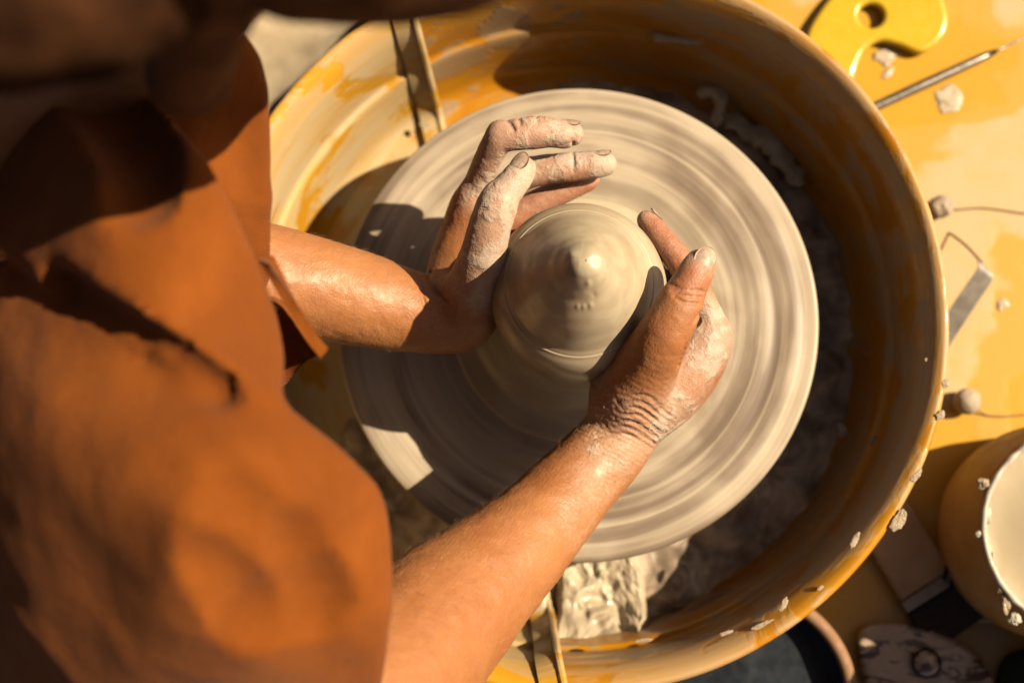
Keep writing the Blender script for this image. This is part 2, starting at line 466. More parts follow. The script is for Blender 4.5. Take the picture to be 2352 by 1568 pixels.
# ------------------------------------------------------------------ setting
ZT = -0.10                                             # table top
fl = bmesh.new()
bmesh.ops.create_grid(fl, x_segments=2, y_segments=2, size=6)
for v in fl.verts: v.co.z = -0.62
bm_obj('floor', fl, M['floor'], kind='structure')

def rounded_rect(x0, y0, x1, y1, r, n=8):
    out = []
    for cx, cy, a0 in ((x1 - r, y1 - r, 0), (x0 + r, y1 - r, 90), (x0 + r, y0 + r, 180), (x1 - r, y0 + r, 270)):
        for i in range(n + 1):
            a = math.radians(a0 + 90 * i / n); out.append((cx + r * math.cos(a), cy + r * math.sin(a)))
    return out
tb = thing('work_table', 'yellow plastic work table blotched with dried slip, under the splash pan', 'table', (.25, 0, ZT))
bm_obj('table_top', slab(rounded_rect(-.12, -.60, .62, .60, .05), .035, .004, ZT - .035), M['table'], tb)
for sx in (-.06, .56):
    for sy in (-.52, .52):
        b = bmesh.new()
        bmesh.ops.create_cone(b, cap_ends=True, segments=16, radius1=.018, radius2=.022, depth=.485)
        for v in b.verts: v.co += Vector((sx, sy, ZT - .035 - .2425))
        bm_obj('leg', b, M['dullsteel'], tb)

# ------------------------------------------------------------------ wheel head + clay
def lathe(prof, nseg, disp=None):
    prof = np.array(prof, float)
    a = np.linspace(0, 2 * np.pi, nseg, endpoint=False)
    V = np.zeros((len(prof), nseg, 3))
    V[..., 0] = prof[:, :1] * np.cos(a); V[..., 1] = prof[:, :1] * np.sin(a); V[..., 2] = prof[:, 1:2]
    if disp is not None: V = disp(V)
    return V.reshape(-1, 3), grid_faces(len(prof), nseg, False, True)[:, ::-1]
wh = thing('wheel_head', 'round potter\'s wheel head coated in swirled beige slip, under the clay cone', 'wheel head', (0, 0, 0))
rs = np.linspace(.002, .1635, 260)
pr = [(r, 0) for r in rs] + [(.1648, -.0006), (.1655, -.002), (.1655, -.012), (.163, -.014), (.05, -.0145)]
def wd(V):
    r = np.hypot(V[..., 0], V[..., 1]); a = np.arctan2(V[..., 1], V[..., 0])
    q = np.stack([np.cos(a) * .7, np.sin(a) * .7, r * 95], -1)
    q2 = np.stack([np.cos(a) * 1.6, np.sin(a) * 1.6, r * 260], -1)
    m = np.clip((.164 - r) / .006, 0, 1) * (V[..., 2] > -.0005)
    V[..., 2] += m * (.0010 * vnoise(q, 3) + .00012 * vnoise(q2, 5) + .0006)
    return V
v, f = lathe(pr, 360, wd)
mesh_obj('wheel_plate', v, f, M['wheel'], wh)
v, f = lathe([(.05, -.0145), (.05, -.03), (.025, -.034), (.025, -.10)], 48)
mesh_obj('wheel_shaft', v, f, M['dullsteel'], wh)

cp = [(.0005, .2030), (.0045, .2023), (.0080, .2002), (.0106, .1968), (.0128, .1928), (.0155, .1878), (.0195, .1800), (.0245, .1718),
      (.0293, .1630), (.0336, .1540), (.0374, .1450), (.0405, .1380), (.0424, .1340), (.0434, .1322), (.0450, .1312), (.0490, .1262), (.0522, .1190), (.0542, .1090), (.0550, .0950),
      (.0545, .0800), (.0540, .0650), (.0550, .0480), (.0580, .0330), (.0630, .0200), (.0710, .0110), (.0790, .0060), (.0850, .0030), (.0875, -.002)]
cp = smooth_path([(a, b, 0) for a, b in cp], 330)[:, :2]
def cdsp(V):
    r = np.hypot(V[..., 0], V[..., 1]); a = np.arctan2(V[..., 1], V[..., 0]); z = V[..., 2].copy()
    # throwing spiral on the nose
    sp = np.sin(z * 700 + a) * .00006 * np.clip((z - .15) / .04, 0, 1)
    q = np.stack([np.cos(a) * .9, np.sin(a) * .9, z * 90], -1)
    n = vnoise(q * np.array([1, 1, .5]), 11) * .00018 * (1 + 2 * (z < .1)) + vnoise(q * np.array([1.8, 1.8, 2.0]), 13) * .00005
    s = 1 + (sp + n) / np.maximum(r, .004)
    V[..., 0] *= s; V[..., 1] *= s
    # slightly off-centre nose, leaning dimple and crumbs
    k = np.clip((z - .17) / .03, 0, 1) ** 1.5
    V[..., 0] += .0030 * k; V[..., 1] -= .0010 * k
    rg = np.exp(-((z - .1325) / .0018) ** 2) * .0007; V[..., 0] *= 1 + rg / .043; V[..., 1] *= 1 + rg / .043
    low = np.clip(1 - z / .03, 0, 1)
    V[..., 2] += low * .0012 * vnoise(np.stack([np.cos(a) * 1.2, np.sin(a) * 1.2, r * 130], -1), 21)
    for (dx, dy, dz, rr, h) in ((.0045, -.0125, .193, .0017, .0012), (.0075, -.0165, .187, .0014, -.0009), (.0030, -.0155, .186, .0030, .0007),
                                (.006, -.0215, .1785, .0016, .0012), (.002, -.0222, .1775, .0012, .0008), (-.0015, -.0220, .1760, .0012, .0007),
                                (.0085, -.001, .193, .0022, -.0010), (-.0055, .0035, .1965, .003, .0012)):
        d = np.sqrt((V[..., 0] - dx) ** 2 + (V[..., 1] - dy) ** 2)
        V[..., 2] += h * np.exp(-(d / rr) ** 2) * (z > .15)
    return V
v, f = lathe(cp, 300, cdsp)
f = np.vstack([f])
cone = mesh_obj('clay_cone', v, f, M['clay'], None, label='cone of wet beige clay being centred between two hands on the wheel', category='clay')

# ------------------------------------------------------------------ splash pan
def pan_r(t):  # profile list r,z inner to outer
    pass
PP = [(.0, -.088), (.15, -.088), (.196, -.088), (.204, -.086), (.2095, -.080), (.2125, -.070), (.2165, -.045), (.2195, -.028), (.2225, -.024), (.2242, -.020), (.2260, .000), (.2280, .016), (.2295, .0245),
      (.2320, .0310), (.2355, .0365), (.2395, .0405), (.2435, .0420), (.2462, .0400), (.2472, .0330), (.2450, .0300), (.2420, .0290)]
OUT = [(.2380, .0265), (.2350, .016), (.2310, -.004), (.2270, -.028), (.2235, -.034), (.2200, -.050), (.2155, -.078), (.2080, -.091), (.198, -.0945), (.15, -.0945), (.0, -.0945)]
PCX, PCY = -.003, -.0013
NA = math.atan2(.219, .976)           # seam normal direction
snx, sny = math.cos(NA), math.sin(NA) # points to the right half
SOFF = -.0705
pan = thing('splash_pan', 'round orange yellow plastic splash pan streaked with slip around the wheel head', 'splash pan', (PCX, PCY, ZT + .005))
def pan_half(side):
    prof = np.array(smooth_path([(a, b, 0) for a, b in PP], 130)[:, :2].tolist() + smooth_path([(a, b, 0) for a, b in OUT], 40)[:, :2].tolist())
    prof[:, 0] = np.maximum(prof[:, 0], .0008)
    def dd(V):
        a = np.arctan2(V[..., 1], V[..., 0])
        q = np.stack([np.cos(a) * 3, np.sin(a) * 3, V[..., 2] * 30], -1)
        s = 1 + .0035 * vnoise(q, 31) * 1.0
        V[..., 0] *= s; V[..., 1] *= s
        return V
    v, f = lathe(prof, 420, dd)
    v[:, 0] += PCX; v[:, 1] += PCY
    dist = v[:, 0] * snx + v[:, 1] * sny - SOFF
    off = dist[f] * side
    keep = (off > -.004).any(1)
    f = f[keep]
    # snap vertices just past the seam onto it
    d2 = dist * side; cut = d2 < 0
    v[cut, 0] -= (dist[cut]) * snx; v[cut, 1] -= (dist[cut]) * sny
    used = np.unique(f); mp = np.full(len(v), -1); mp[used] = np.arange(len(used))
    lb = 'left half of the pan, under the overlapping seam' if side < 0 else 'right half of the pan, its raised edge overlapping the left half'
    return mesh_obj('pan_half', v[used], mp[f], M['panl' if side < 0 else 'pan'], pan, label=lb)
hl = pan_half(-1); hr = pan_half(1)
# raised overlapping edge of the right half: a strip and a bead that follow the pan section along the seam
def pan_z(r):
    a = np.array(PP); return np.interp(r, a[:19, 0], a[:19, 1])
def seam_sweep(cross, name, closed=True):
    """cross = list of (across, up) offsets; swept along the pan's section at the seam"""
    tx, ty = -sny, snx
    c0 = SOFF - (PCX * snx + PCY * sny)
    R = .2465
    half = math.sqrt(R * R - c0 * c0)
    path = []
    for s in np.linspace(-half, half, 200):
        r = math.hypot(s, c0); path.append((s, float(pan_z(min(r, .2462)))))
    # resample by length
    path = np.array(path); L = np.r_[0, np.cumsum(np.hypot(*np.diff(path, axis=0).T))]
    t = np.linspace(0, L[-1], 160); path = np.c_[np.interp(t, L, path[:, 0]), np.interp(t, L, path[:, 1])]
    for _ in range(6): path[1:-1] = (path[:-2] + 2 * path[1:-1] + path[2:]) / 4
    tg = np.gradient(path, axis=0); tg /= np.linalg.norm(tg, axis=1)[:, None]
    nr = np.c_[-tg[:, 1], tg[:, 0]]
    V = []
    for (s, z), n in zip(path, nr):
        for (a, h) in cross:
            ss = s + n[0] * h; zz = z + n[1] * h
            px = snx * (SOFF + a) + tx * ss; py = sny * (SOFF + a) + ty * ss
            V.append((px, py, zz))
    V = np.array(V).reshape(len(path), len(cross), 3)
    F = [tuple(x) for x in grid_faces(len(path), len(cross), False, True)]
    F.append(tuple(range(len(cross)))); F.append(tuple(((len(path) - 1) * len(cross) + np.arange(len(cross)))[::-1]))
    return mesh_obj(name, V.reshape(-1, 3), F, M['panl'], hr, smooth=False)
seam_sweep([(-.0075, .0030), (-.0075, .0058), (.0045, .0066), (.006, .0055), (.006, -.002), (.0045, -.002), (.0045, .0036)], 'overlap_flange')
a = np.linspace(0, 2 * np.pi, 10, endpoint=False)
seam_sweep([(.0075 + .0028 * math.cos(q), .0058 + .0030 * math.sin(q)) for q in a], 'seam_bead')

# ------------------------------------------------------------------ slurry in the pan
def slurry():
    nr_, na = 46, 620
    rr = np.linspace(.085, .2105, nr_); aa = np.linspace(0, 2 * np.pi, na, endpoint=False)
    R, A = np.meshgrid(rr, aa, indexing='ij')
    X = R * np.cos(A) + PCX; Y = R * np.sin(A) + PCY
    q = np.stack([X, Y, 0 * X], -1)
    n = fbm(q * 42, 3, 41); n2 = fbm(q * 110, 2, 47); big = fbm(q * 16, 2, 44)
    deg = np.degrees(A) % 360
    # deep towards the lower right and the lower edge, thin elsewhere
    cov = np.interp(deg, [0, 30, 50, 62, 75, 100, 120, 150, 215, 250, 262, 276, 290, 330, 360], [.0, .002, .004, .001, -.003, -.006, -.02, -.02, -.004, -.001, -.002, .002, .005, .004, .0])
    Z = -.0885 + .0035 + cov + .0120 * np.abs(n) ** 1.3 + .0008 * n2 + .006 * big
    Z -= np.clip((R - .200) / .01, 0, 1) * .002
    V = np.stack([X, Y, Z], -1)
    F = grid_faces(nr_, na, False, True)[:, ::-1]
    dist = (X * snx + Y * sny - SOFF).ravel()
    return mesh_obj('clay_slurry', V.reshape(-1, 3), F, M['slurry'], None, kind='stuff', label='lumpy grey brown slurry lying in the bottom of the pan', category='slurry')
slurry()
def heap():
    # fresh wet mound in the sunlight against the seam
    c = P(1378, 1375, -.075)
    nu = 150
    g = np.linspace(-1, 1, nu); U, Vv = np.meshgrid(g, g, indexing='ij')
    hx, hy = .036, .043
    X = c[0] + U * hx; Y = c[1] + Vv * hy
    q = np.stack([X, Y, 0 * X], -1)
    wq = q + .010 * np.stack([fbm(q * 40, 2, 81), fbm(q * 40 + 9, 2, 82), 0 * X], -1)
    n = fbm(wq * 42, 2, 61); n2 = fbm(wq * 115, 3, 67); dom = 1 - np.abs(U) ** 3.2 - np.abs(Vv) ** 4
    rag = fbm(q * 60, 2, 71) * .5
    h = np.clip(dom + rag * .5, -1, 1)
    Z = -.092 + .017 * np.clip(h * 1.8, -1, 1) ** 1 + (.012 * (n * .75 + .35) + .0042 * n2) * np.clip(h * 3, 0, 1)
    for px_, py_, pr_, pd_ in ((-.35, -.25, .10, .006), (-.05, -.45, .12, .005), (.25, .2, .09, .005), (.4, -.2, .10, .005), (-.4, .35, .09, .005), (.1, .55, .08, .004), (.05, 0, .08, .004)):
        Z -= pd_ * np.exp(-(((U - px_) * .8 + (Vv - py_) * .4) ** 2 + ((Vv - py_) * .7 - (U - px_) * .2) ** 2) / pr_ ** 2)
    rr = np.hypot(X - PCX, Y - PCY)
    Z += np.clip((rr - .196) / .02, 0, 1) * .02 * (h > -.2)
    V = np.stack([X, Y, Z], -1).reshape(-1, 3); F = grid_faces(nu, nu)
    hh = h.ravel()
    F = F[(hh[F] > -.35).all(1)]
    return mesh_obj('slurry_mound', V, F, M['heap'], None, label='sunlit mound of glistening wet clay slurry beside the lower end of the pan seam', category='slurry mound')
heap()

# ------------------------------------------------------------------ clay crumbs stuck on the pan
ico = bmesh.new(); bmesh.ops.create_icosphere(ico, subdivisions=4, radius=1.0)
ico.verts.ensure_lookup_table()
IV = np.array([v.co[:] for v in ico.verts]); IF = np.array([[v.index for v in f.verts] for f in ico.faces]); ico.free()
def blob(name, c, r, seed, mat, parent=None, rotz=0.0, rough=.35, **props):
    n = fbm(IV * 1.6 + seed * 3.7, 4, seed)
    V = IV * (1 + rough * n * 1.6)[:, None] * np.array(r)
    cs, sn = math.cos(rotz), math.sin(rotz)
    V = V @ np.array([[cs, sn, 0], [-sn, cs, 0], [0, 0, 1]]) + np.array(c)
    return mesh_obj(name, V, IF, mat, parent, **props)
crumbs = [  # x, y, z, long px, wide px, image angle
    (2063, 1195, .043, 26, 12, 62), (1962, 1240, .040, 20, 7, 60), (1800, 1388, .040, 18, 6, 62), (2105, 1092, .042, 16, 7, 50),
    (2172, 880, .042, 9, 9, 90), (2160, 952, .043, 10, 8, 70), (1752, 1434, .038, 30, 6, 20),
    (1668, 1453, .034, 16, 4, 15), (1480, 1470, .020, 20, 4, 6), (1885, 1350, .042, 7, 4, 40),
    (2128, 826, .035, 4, 4, 0), (2005, 1010, -.01, 12, 6, 60), (1935, 990, -.04, 10, 16, 20), (975, 286, -.072, 6, 11, 80)]
for i, (x, y, z, l, wd_, an) in enumerate(crumbs):
    c = P(x, y, z); s = mpp(c)
    blob('clay_splatter', c, (l * s, wd_ * s, wd_ * s * .12), 100 + i, M['scrap'], hr, math.radians(an), .45)

# curled clay trimmings lying in the shaded part of the pan
def scrap(pts, wpx, hpx, seed, label):
    p = smooth_path([P(*q) for q in pts], 60); s = mpp(p[0])
    V, F = tube(p, np.interp(np.linspace(0, 1, 60), [0, .08, .5, .92, 1], [.25, .8, 1, .85, .3]) * wpx * s, 20, noise=.55, nscale=170, seed=seed)
    c = p.mean(0)
    zc = np.repeat(p[:, 2], 20)
    V[:, 2] = zc + (V[:, 2] - zc) * hpx / wpx
    mesh_obj('clay_scrap', V, F, M['heap'], None, label=label, category='clay scrap', group='clay scraps in the pan')
scrap([(1665, 262, -.070), (1715, 300, -.070), (1765, 325, -.068), (1800, 365, -.068), (1845, 425, -.070)], 26, 12, 5, 'long limp grey clay scrap lying in the shaded pan, upper right of the wheel head')
scrap([(1600, 215, -.062), (1640, 210, -.058), (1655, 235, -.060), (1645, 290, -.066)], 17, 11, 6, 'short curled clay scrap on top of the long limp one in the pan')
scrap([(1640, 96, -.010), (1600, 92, -.014), (1545, 90, -.018), (1500, 82, -.020)], 12, 3, 8, 'smeared clay scrap stuck high on the shaded upper wall of the pan')

# ------------------------------------------------------------------ things on the table, right of the pan
# yellow throwing rib with a hole
def pxy(pts, z): return [tuple(P(a, b, z)[:2]) for a, b in pts]
def smooth_closed(pts, n=90):
    p = np.array(pts); m = len(p)
    out = []
    for t in np.linspace(0, m, n, endpoint=False):
        i = int(t); f = t - i
        p0, p1, p2, p3 = p[(i - 1) % m], p[i % m], p[(i + 1) % m], p[(i + 2) % m]
        out.append(0.5 * ((2 * p1) + (-p0 + p2) * f + (2 * p0 - 5 * p1 + 4 * p2 - p3) * f * f + (-p0 + 3 * p1 - 3 * p2 + p3) * f ** 3))
    return out
zr = ZT + .008
rib_out = smooth_closed(pxy([(1880, 180), (1850, 100), (1880, 30), (1945, -40), (2040, -80), (2130, -50), (2172, 20), (2168, 80), (2118, 122), (2062, 104),
                             (2020, 96), (1985, 118), (1965, 160), (1950, 215), (1930, 250)], zr), 110)
hc = P(2000, 38, zr)
cu = bpy.data.curves.new('rib', 'CURVE'); cu.dimensions = '2D'; cu.fill_mode = 'BOTH'; cu.extrude = .0012; cu.bevel_depth = .0034; cu.bevel_resolution = 4; cu.offset = -.0034
hole = [(hc[0] + .0098 * math.cos(q), hc[1] + .0098 * math.sin(q)) for q in np.linspace(0, 2 * np.pi, 40, endpoint=False)]
for ring_ in (rib_out, hole):
    sp_ = cu.splines.new('POLY'); sp_.points.add(len(ring_) - 1); sp_.use_cyclic_u = True
    for pt_, (x_, y_) in zip(sp_.points, ring_): pt_.co = (float(x_), float(y_), 0, 1)
co_ = bpy.data.objects.new('rib_curve', cu); col.objects.link(co_); bpy.context.view_layer.update()
me2 = bpy.data.meshes.new_from_object(co_.evaluated_get(bpy.context.evaluated_depsgraph_get()))
bpy.data.objects.remove(co_, do_unlink=True)
for v_ in me2.vertices: v_.co.z += ZT + .006
me2.materials.clear(); me2.materials.append(M['lid'])
for p_ in me2.polygons: p_.use_smooth = True
me2.set_sharp_from_angle(angle=math.radians(40))
rib = bpy.data.objects.new('throwing_rib', me2); link(rib, None, label='bright yellow curved plastic rib with a round hole, beyond the pan at the top right', category='rib tool')

nd_ = thing('needle_tool', 'slim metal needle tool lying across the yellow table beside the rib', 'needle tool', P(2150, 180, ZT))
h0 = P(1975, 262, ZT + .0048); h1 = P(2288, 118, ZT + .0048); h2 = P(2420, 58, ZT + .0035)
pts = [h0 + (h1 - h0) * t for t in np.linspace(0, 1, 14)]
V, F = tube(pts, np.interp(np.linspace(0, 1, 14), [0, .04, .5, .9, 1], [.0030, .0036, .0040, .0036, .0018]), 16)
mesh_obj('handle', V, F, M['steel'], nd_)
pts = [h1 + (h2 - h1) * t for t in np.linspace(0, 1, 8)]
V, F = tube(pts, np.linspace(.0010, .0006, 8), 8); mesh_obj('needle', V, F, M['steel'], nd_)
V, F = tube([P(1945, 275, ZT + .0048), h0], .0009, 8); mesh_obj('needle_end', V, F, M['steel'], nd_)

for x, y, r, lb in ((2032, 128, 24, 'pale dried clay splash in the crook of the yellow rib'), (2180, 228, 30, 'ragged clay splat just below the middle of the needle tool'),
                    (2305, 700, 14, 'tiny clay crumb on the table right of the steel strip'), (2038, 168, 13, 'small round clay spot under the crook of the yellow rib')):
    c = P(x, y, ZT + .0004); q_ = r * mpp(c)
    blob('clay_splash', c, (q_, q_ * .85, .0006), 300 + x, M['heap'], None, .5, .55, label=lb, category='clay splash', group='clay splashes on the table')
def toggle(x, y, rpx, label, wirepts, seed, rough=.2):
    c = P(x, y, ZT + .011); r = rpx * mpp(c)
    c = P(x, y, ZT + r * .98)
    t = thing('wire_toggle', label, 'cutting wire toggle', (c[0], c[1], ZT))
    blob('toggle_ball', c, (r, r * .98, r * .97), seed, M['wood'], t, 0, rough)
    p = smooth_path([c] + [P(a, b_, z) for a, b_, z in wirepts], 30)
    V, F = tube(p, .0006, 8); mesh_obj('wire', V, F, M['string'], t)
    return t
toggle(2162, 474, 28, 'rough clay caked wire toggle just above the bent ribbon tool', [(2195, 481, ZT + .002), (2260, 478, ZT + .001), (2352, 490, ZT + .001), (2440, 500, ZT + .001)], 3, .25)
toggle(2221, 921, 31, 'round grey wooden toggle of the cutting wire, lying above the slip bucket', [(2260, 950, ZT + .002), (2300, 956, ZT + .001), (2352, 952, ZT + .001), (2440, 940, ZT + .001)], 4, .06)

# ribbon trimming tool: bent strip of steel standing on edge and its wire loop
rt = thing('ribbon_tool', 'bent clay dusted steel strip of a ribbon tool beside the pan rim', 'ribbon tool', P(2220, 640, ZT))
lp = smooth_path([P(2180, 534, ZT + .022), P(2220, 565, ZT + .026), P(2256, 604, ZT + .028)], 14)
V, F = tube(lp, .0011, 8); mesh_obj('loop_wire', V, F, M['string'], rt)
ctr = [P(2256, 606, ZT + .028), P(2262, 628, ZT + .029), P(2228, 680, ZT + .024), P(2185, 745, ZT + .016), P(2150, 800, ZT + .010)]
p = smooth_path(ctr, 26)
across = np.array([.80, .42, 0]); across = np.array([across[0] * .6 + .2, -.55, -.12]); across /= np.linalg.norm(across)
wv_ = np.interp(np.linspace(0, 1, 26), [0, .1, 1], [.0035, .0068, .0075])
up = np.array([0, 0, .0011])
sec = []
for q, ww in zip(p, wv_): sec.append([q - across * ww - up, q + across * ww - up, q + across * ww + up, q - across * ww + up])
V = np.array(sec); F = [tuple(x) for x in grid_faces(26, 4, False, True)] + [(0, 1, 2, 3), (103, 102, 101, 100)]
mesh_obj('steel_strip', V.reshape(-1, 3), F, M['dullsteel'], rt, smooth=False)
lp = smooth_path([P(2180, 534, ZT + .022), P(2150, 600, ZT + .018), P(2120, 700, ZT + .012)], 14)
V, F = tube(lp, .0011, 8); mesh_obj('loop_wire', V, F, M['string'], rt)

# slip bucket
bc = P(2487, 1218, 0)
bz = lambda z: ZT + (z - ZT) * 1.40
bk = thing('slip_bucket', 'orange bucket full of creamy slip with a crusted white rim, lower right', 'bucket', (bc[0], bc[1], ZT))
s = mpp(bc); R0 = 228 * s
prof = [(R0 * 1.04, ZT + .001), (R0 * 1.12, -.088), (R0 * 1.15, -.070), (R0 * 1.13, -.052), (R0 * 1.08, -.038), (R0 * 1.045, -.031), (R0 * 1.035, -.0275)]
v, f = lathe([(.001, ZT + .001)] + prof + [(R0 * 1.01, -.0265), (R0 * .985, -.028), (R0 * .965, -.034), (R0 * .95, -.09), (.001, -.092)], 160)
v[:, 2] = bz(v[:, 2]); v += np.array([bc[0], bc[1], 0]); mesh_obj('bucket_body', v, f, M['bucket'], bk)
a = np.linspace(0, 2 * np.pi, 140, endpoint=False)
ring = np.c_[bc[0] + R0 * 1.0 * np.cos(a), bc[1] + R0 * 1.0 * np.sin(a), np.full(140, bz(-.0262))]
V, F = tube(ring, .0022 + .0008 * vnoise(ring * 180, 5), 10, closed=True, noise=.3)
mesh_obj('crusted_rim', V, F, M['rim'], bk)
v, f = lathe([(r, -.033 + .0012 * math.sin(r * 90)) for r in np.linspace(.001, R0 * .968, 40)], 120)
v += np.array([bc[0], bc[1], 0]); v[:, 2] = bz(v[:, 2]) + .0006 * vnoise(v * 60, 8)
mesh_obj('slip_surface', v, f, M['milk'], bk)
for i, (x, y, l, w_) in enumerate([(2262, 1112, 16, 12), (2252, 1225, 13, 12), (2268, 1135, 9, 12), (2268, 1180, 8, 20), (2310, 1385, 10, 22), (2330, 1420, 12, 14), (2280, 1290, 7, 22), (2262, 1250, 6, 16), (2296, 1345, 7, 14)]):
    c = P(x, y, bz(-.027)); s = mpp(c)
    blob('clay_crust', c, (l * s, w_ * s, l * s * .5), 200 + i, M['scrap'] if i % 2 == 0 else M['rim'], bk, 0, .5)

# tall water bucket just outside the picture, whose shade falls over the things at the bottom right
tc = P(2715, 1560, ZT); tbk = thing('water_bucket', 'tall plain dark bucket standing off the bottom right corner', 'bucket', tc)
v, f = lathe([(.001, ZT + .001), (.056, ZT + .001), (.068, .120), (.071, .122), (.071, .130), (.067, .130), (.065, .118), (.054, ZT + .008), (.001, ZT + .008)], 80)
v += np.array([tc[0], tc[1], 0]); mesh_obj('bucket_body', v, f, M['bucket'], tbk)

# flat brush in the bucket's shadow
fb = thing('flat_brush', 'wide flat brush with tan handle and dark metal band between pan and bucket', 'brush', P(2110, 1290, ZT))
def oriented_box(a, b, w0, w1, t, z, mat, name, parent, bev=.002):
    a = np.array(a[:2]); b = np.array(b[:2]); d = (b - a) / np.linalg.norm(b - a); n = np.array([-d[1], d[0]])
    o = [a - n * w0 / 2, b - n * w1 / 2, b + n * w1 / 2, a + n * w0 / 2]
    return bm_obj(name, slab(o, t, bev, z), mat, parent)
a0 = P(1985, 1110, ZT + .02); a1 = P(2135, 1345, ZT + .02); a2 = P(2150, 1368, ZT + .02); a3 = P(2205, 1455, ZT + .01)
oriented_box(a0, a1, .040, .044, .012, ZT + .004, M['tan'], 'handle', fb, .003)
oriented_box(a1, a2, .046, .047, .014, ZT + .003, M['dullsteel'], 'metal_band', fb, .001)
oriented_box(a2, a3, .045, .048, .009, ZT + .004, M['bristle'], 'bristles', fb, .003)
V, F = tube(smooth_path([P(2168, 1330, ZT + .02), P(2180, 1290, ZT + .024), P(2196, 1285, ZT + .026), P(2200, 1310, ZT + .024), P(2185, 1345, ZT + .018)], 24), .0016, 8)
mesh_obj('hanging_loop', V, F, M['navy'], fb)
# wooden wedge
wd2 = bm_obj('wooden_wedge', slab(pxy([(2188, 1352), (2262, 1372), (2300, 1430), (2235, 1428), (2185, 1412)], ZT + .01), .010, .002, ZT + .001), M['tan'], None,
             label='small pale wooden wedge lying in shade against the foot of the bucket', category='wooden wedge')
# painted dish
dc = P(2130, 1565, ZT + .01)
pd = thing('painted_dish', 'flat cream dish brushed with dark purple strokes around a round knob, bottom right', 'dish', (dc[0], dc[1], ZT))
o = smooth_closed(pxy([(1985, 1440), (2060, 1432), (2180, 1460), (2255, 1510), (2290, 1590), (2270, 1690), (2150, 1730), (2040, 1680), (1990, 1570), (1975, 1490)], ZT + .015), 80)
bm_obj('dish_body', slab(o, .014, .005, ZT + .001), M['painted'], pd, smooth=True)
c = P(2127, 1522, ZT + .018)
v, f = lathe([(.001, .004), (.006, .004), (.0080, .003), (.0092, .001), (.0110, -.0005), (.0115, -.003)], 40); v += c
mesh_obj('knob', v, f, M['painted'], pd)
V, F = tube([c + np.array([.0095 * math.cos(q), .0095 * math.sin(q), .001]) for q in np.linspace(0, 6.283, 40, endpoint=False)], .0011, 8, closed=True)
mesh_obj('knob_ring', V, F, M['navy'], pd)
# dark bowl
wc = P(1725, 1600, -.055)
bw = thing('dark_bowl', 'dark blue glazed bowl with a brown rim, tucked under the lower edge of the pan', 'bowl', (wc[0], wc[1], ZT))
Rb = 250 * mpp(wc)
v, f = lathe([(.001, ZT + .001), (Rb * .5, ZT + .001), (Rb * .8, ZT + .015), (Rb * .96, -.066), (Rb * .95, -.062), (Rb * .89, -.060), (Rb * .76, ZT + .018), (Rb * .45, ZT + .007), (.001, ZT + .006)], 120)
v += np.array([wc[0], wc[1], 0]); mesh_obj('bowl_body', v, f, M['navy'], bw)
v, f = lathe([(Rb * .875, -.0615), (Rb * .885, -.0585), (Rb * .93, -.0572), (Rb * .985, -.0590), (Rb * 1.0, -.063), (Rb * .975, -.068)], 120)
v += np.array([wc[0], wc[1], 0]); mesh_obj('bowl_rim', v, f, M['brown'], bw)
v, f = lathe([(.001, -.078), (Rb * .5, -.078), (Rb * .835, -.0785)], 80); v += np.array([wc[0], wc[1], 0]); v[:, 2] += .0015 * vnoise(v * 50, 2)
mesh_obj('bowl_water', v, f, M['navy'], bw)
# dark green cloth corner
gc = bm_obj('green_cloth', slab(smooth_closed(pxy([(2300, 1530), (2352, 1490), (2440, 1500), (2460, 1600), (2380, 1660), (2300, 1640)], ZT + .01), 50), .010, .004, ZT + .001),
            mat_cloth('dark_green_cloth', (.03, .045, .025), (.05, .07, .04)), None, smooth=True, label='folded dark green cloth at the very bottom right corner', category='cloth')

# ------------------------------------------------------------------ the potter
person = thing('person', 'potter in a rust brown shirt and cream trousers, both hands around the clay', 'person', (-.35, 0, -.45))
ZO = -.016
left_arm = chain((400, 600, .17, 140), (480, 622, .145, 130), (640, 645, .125, 115), (800, 680, .11, 103), (900, 706, .10, 88), (975, 722, .095, 77), (1045, 728, .092, 72))
L = dict(
  index_root=chain((1040, 690, .080, 58), (1050, 600, .078, 46), (1074, 510, .088, 36), (1092, 448, .100, 31)),
  index=chain((1092, 448, .100, 31), (1110, 390, .114, 29), (1140, 328, .132, 29), (1156, 308, .134, 30)),
  index_b=chain((1160, 314, .134, 30), (1195, 308, .134, 32), (1228, 304, .133, 33), (1250, 302, .132, 30)),
  index_c=chain((1250, 302, .132, 29), (1290, 307, .130, 28), (1316, 309, .128, 23)),
  middle_root=chain((1050, 680, .075, 50), (1108, 520, .088, 32)),
  middle=chain((1108, 520, .088, 31), (1152, 445, .096, 30), (1205, 398, .106, 32)),
  middle_b=chain((1205, 398, .106, 31), (1260, 389, .107, 30), (1316, 384, .107, 30)),
  middle_c=chain((1316, 384, .107, 29), (1362, 379, .107, 27), (1392, 377, .106, 23)),
  ring_root=chain((1060, 690, .062, 45), (1115, 570, .078, 33)),
  ring=chain((1115, 570, .078, 32), (1150, 520, .080, 30), (1200, 484, .083, 30)),
  ring_b=chain((1200, 484, .083, 29), (1262, 452, .086, 27)),
  ring_c=chain((1262, 452, .086, 26), (1320, 426, .088, 24), (1356, 411, .088, 20)),
  pinky_root=chain((1070, 700, .055, 42), (1125, 610, .060, 29)),
  pinky=chain((1125, 610, .060, 28), (1168, 528, .065, 24)),
  pinky_b=chain((1168, 528, .065, 24), (1205, 500, .067, 21), (1235, 488, .068, 18)),
  thumb=chain((1080, 690, .108, 62), (1102, 615, .136, 46), (1118, 548, .150, 38), (1132, 500, .157, 33), (1148, 458, .160, 35)),
  thumb_b=chain((1148, 458, .160, 35), (1178, 420, .161, 31), (1203, 386, .159, 26)))
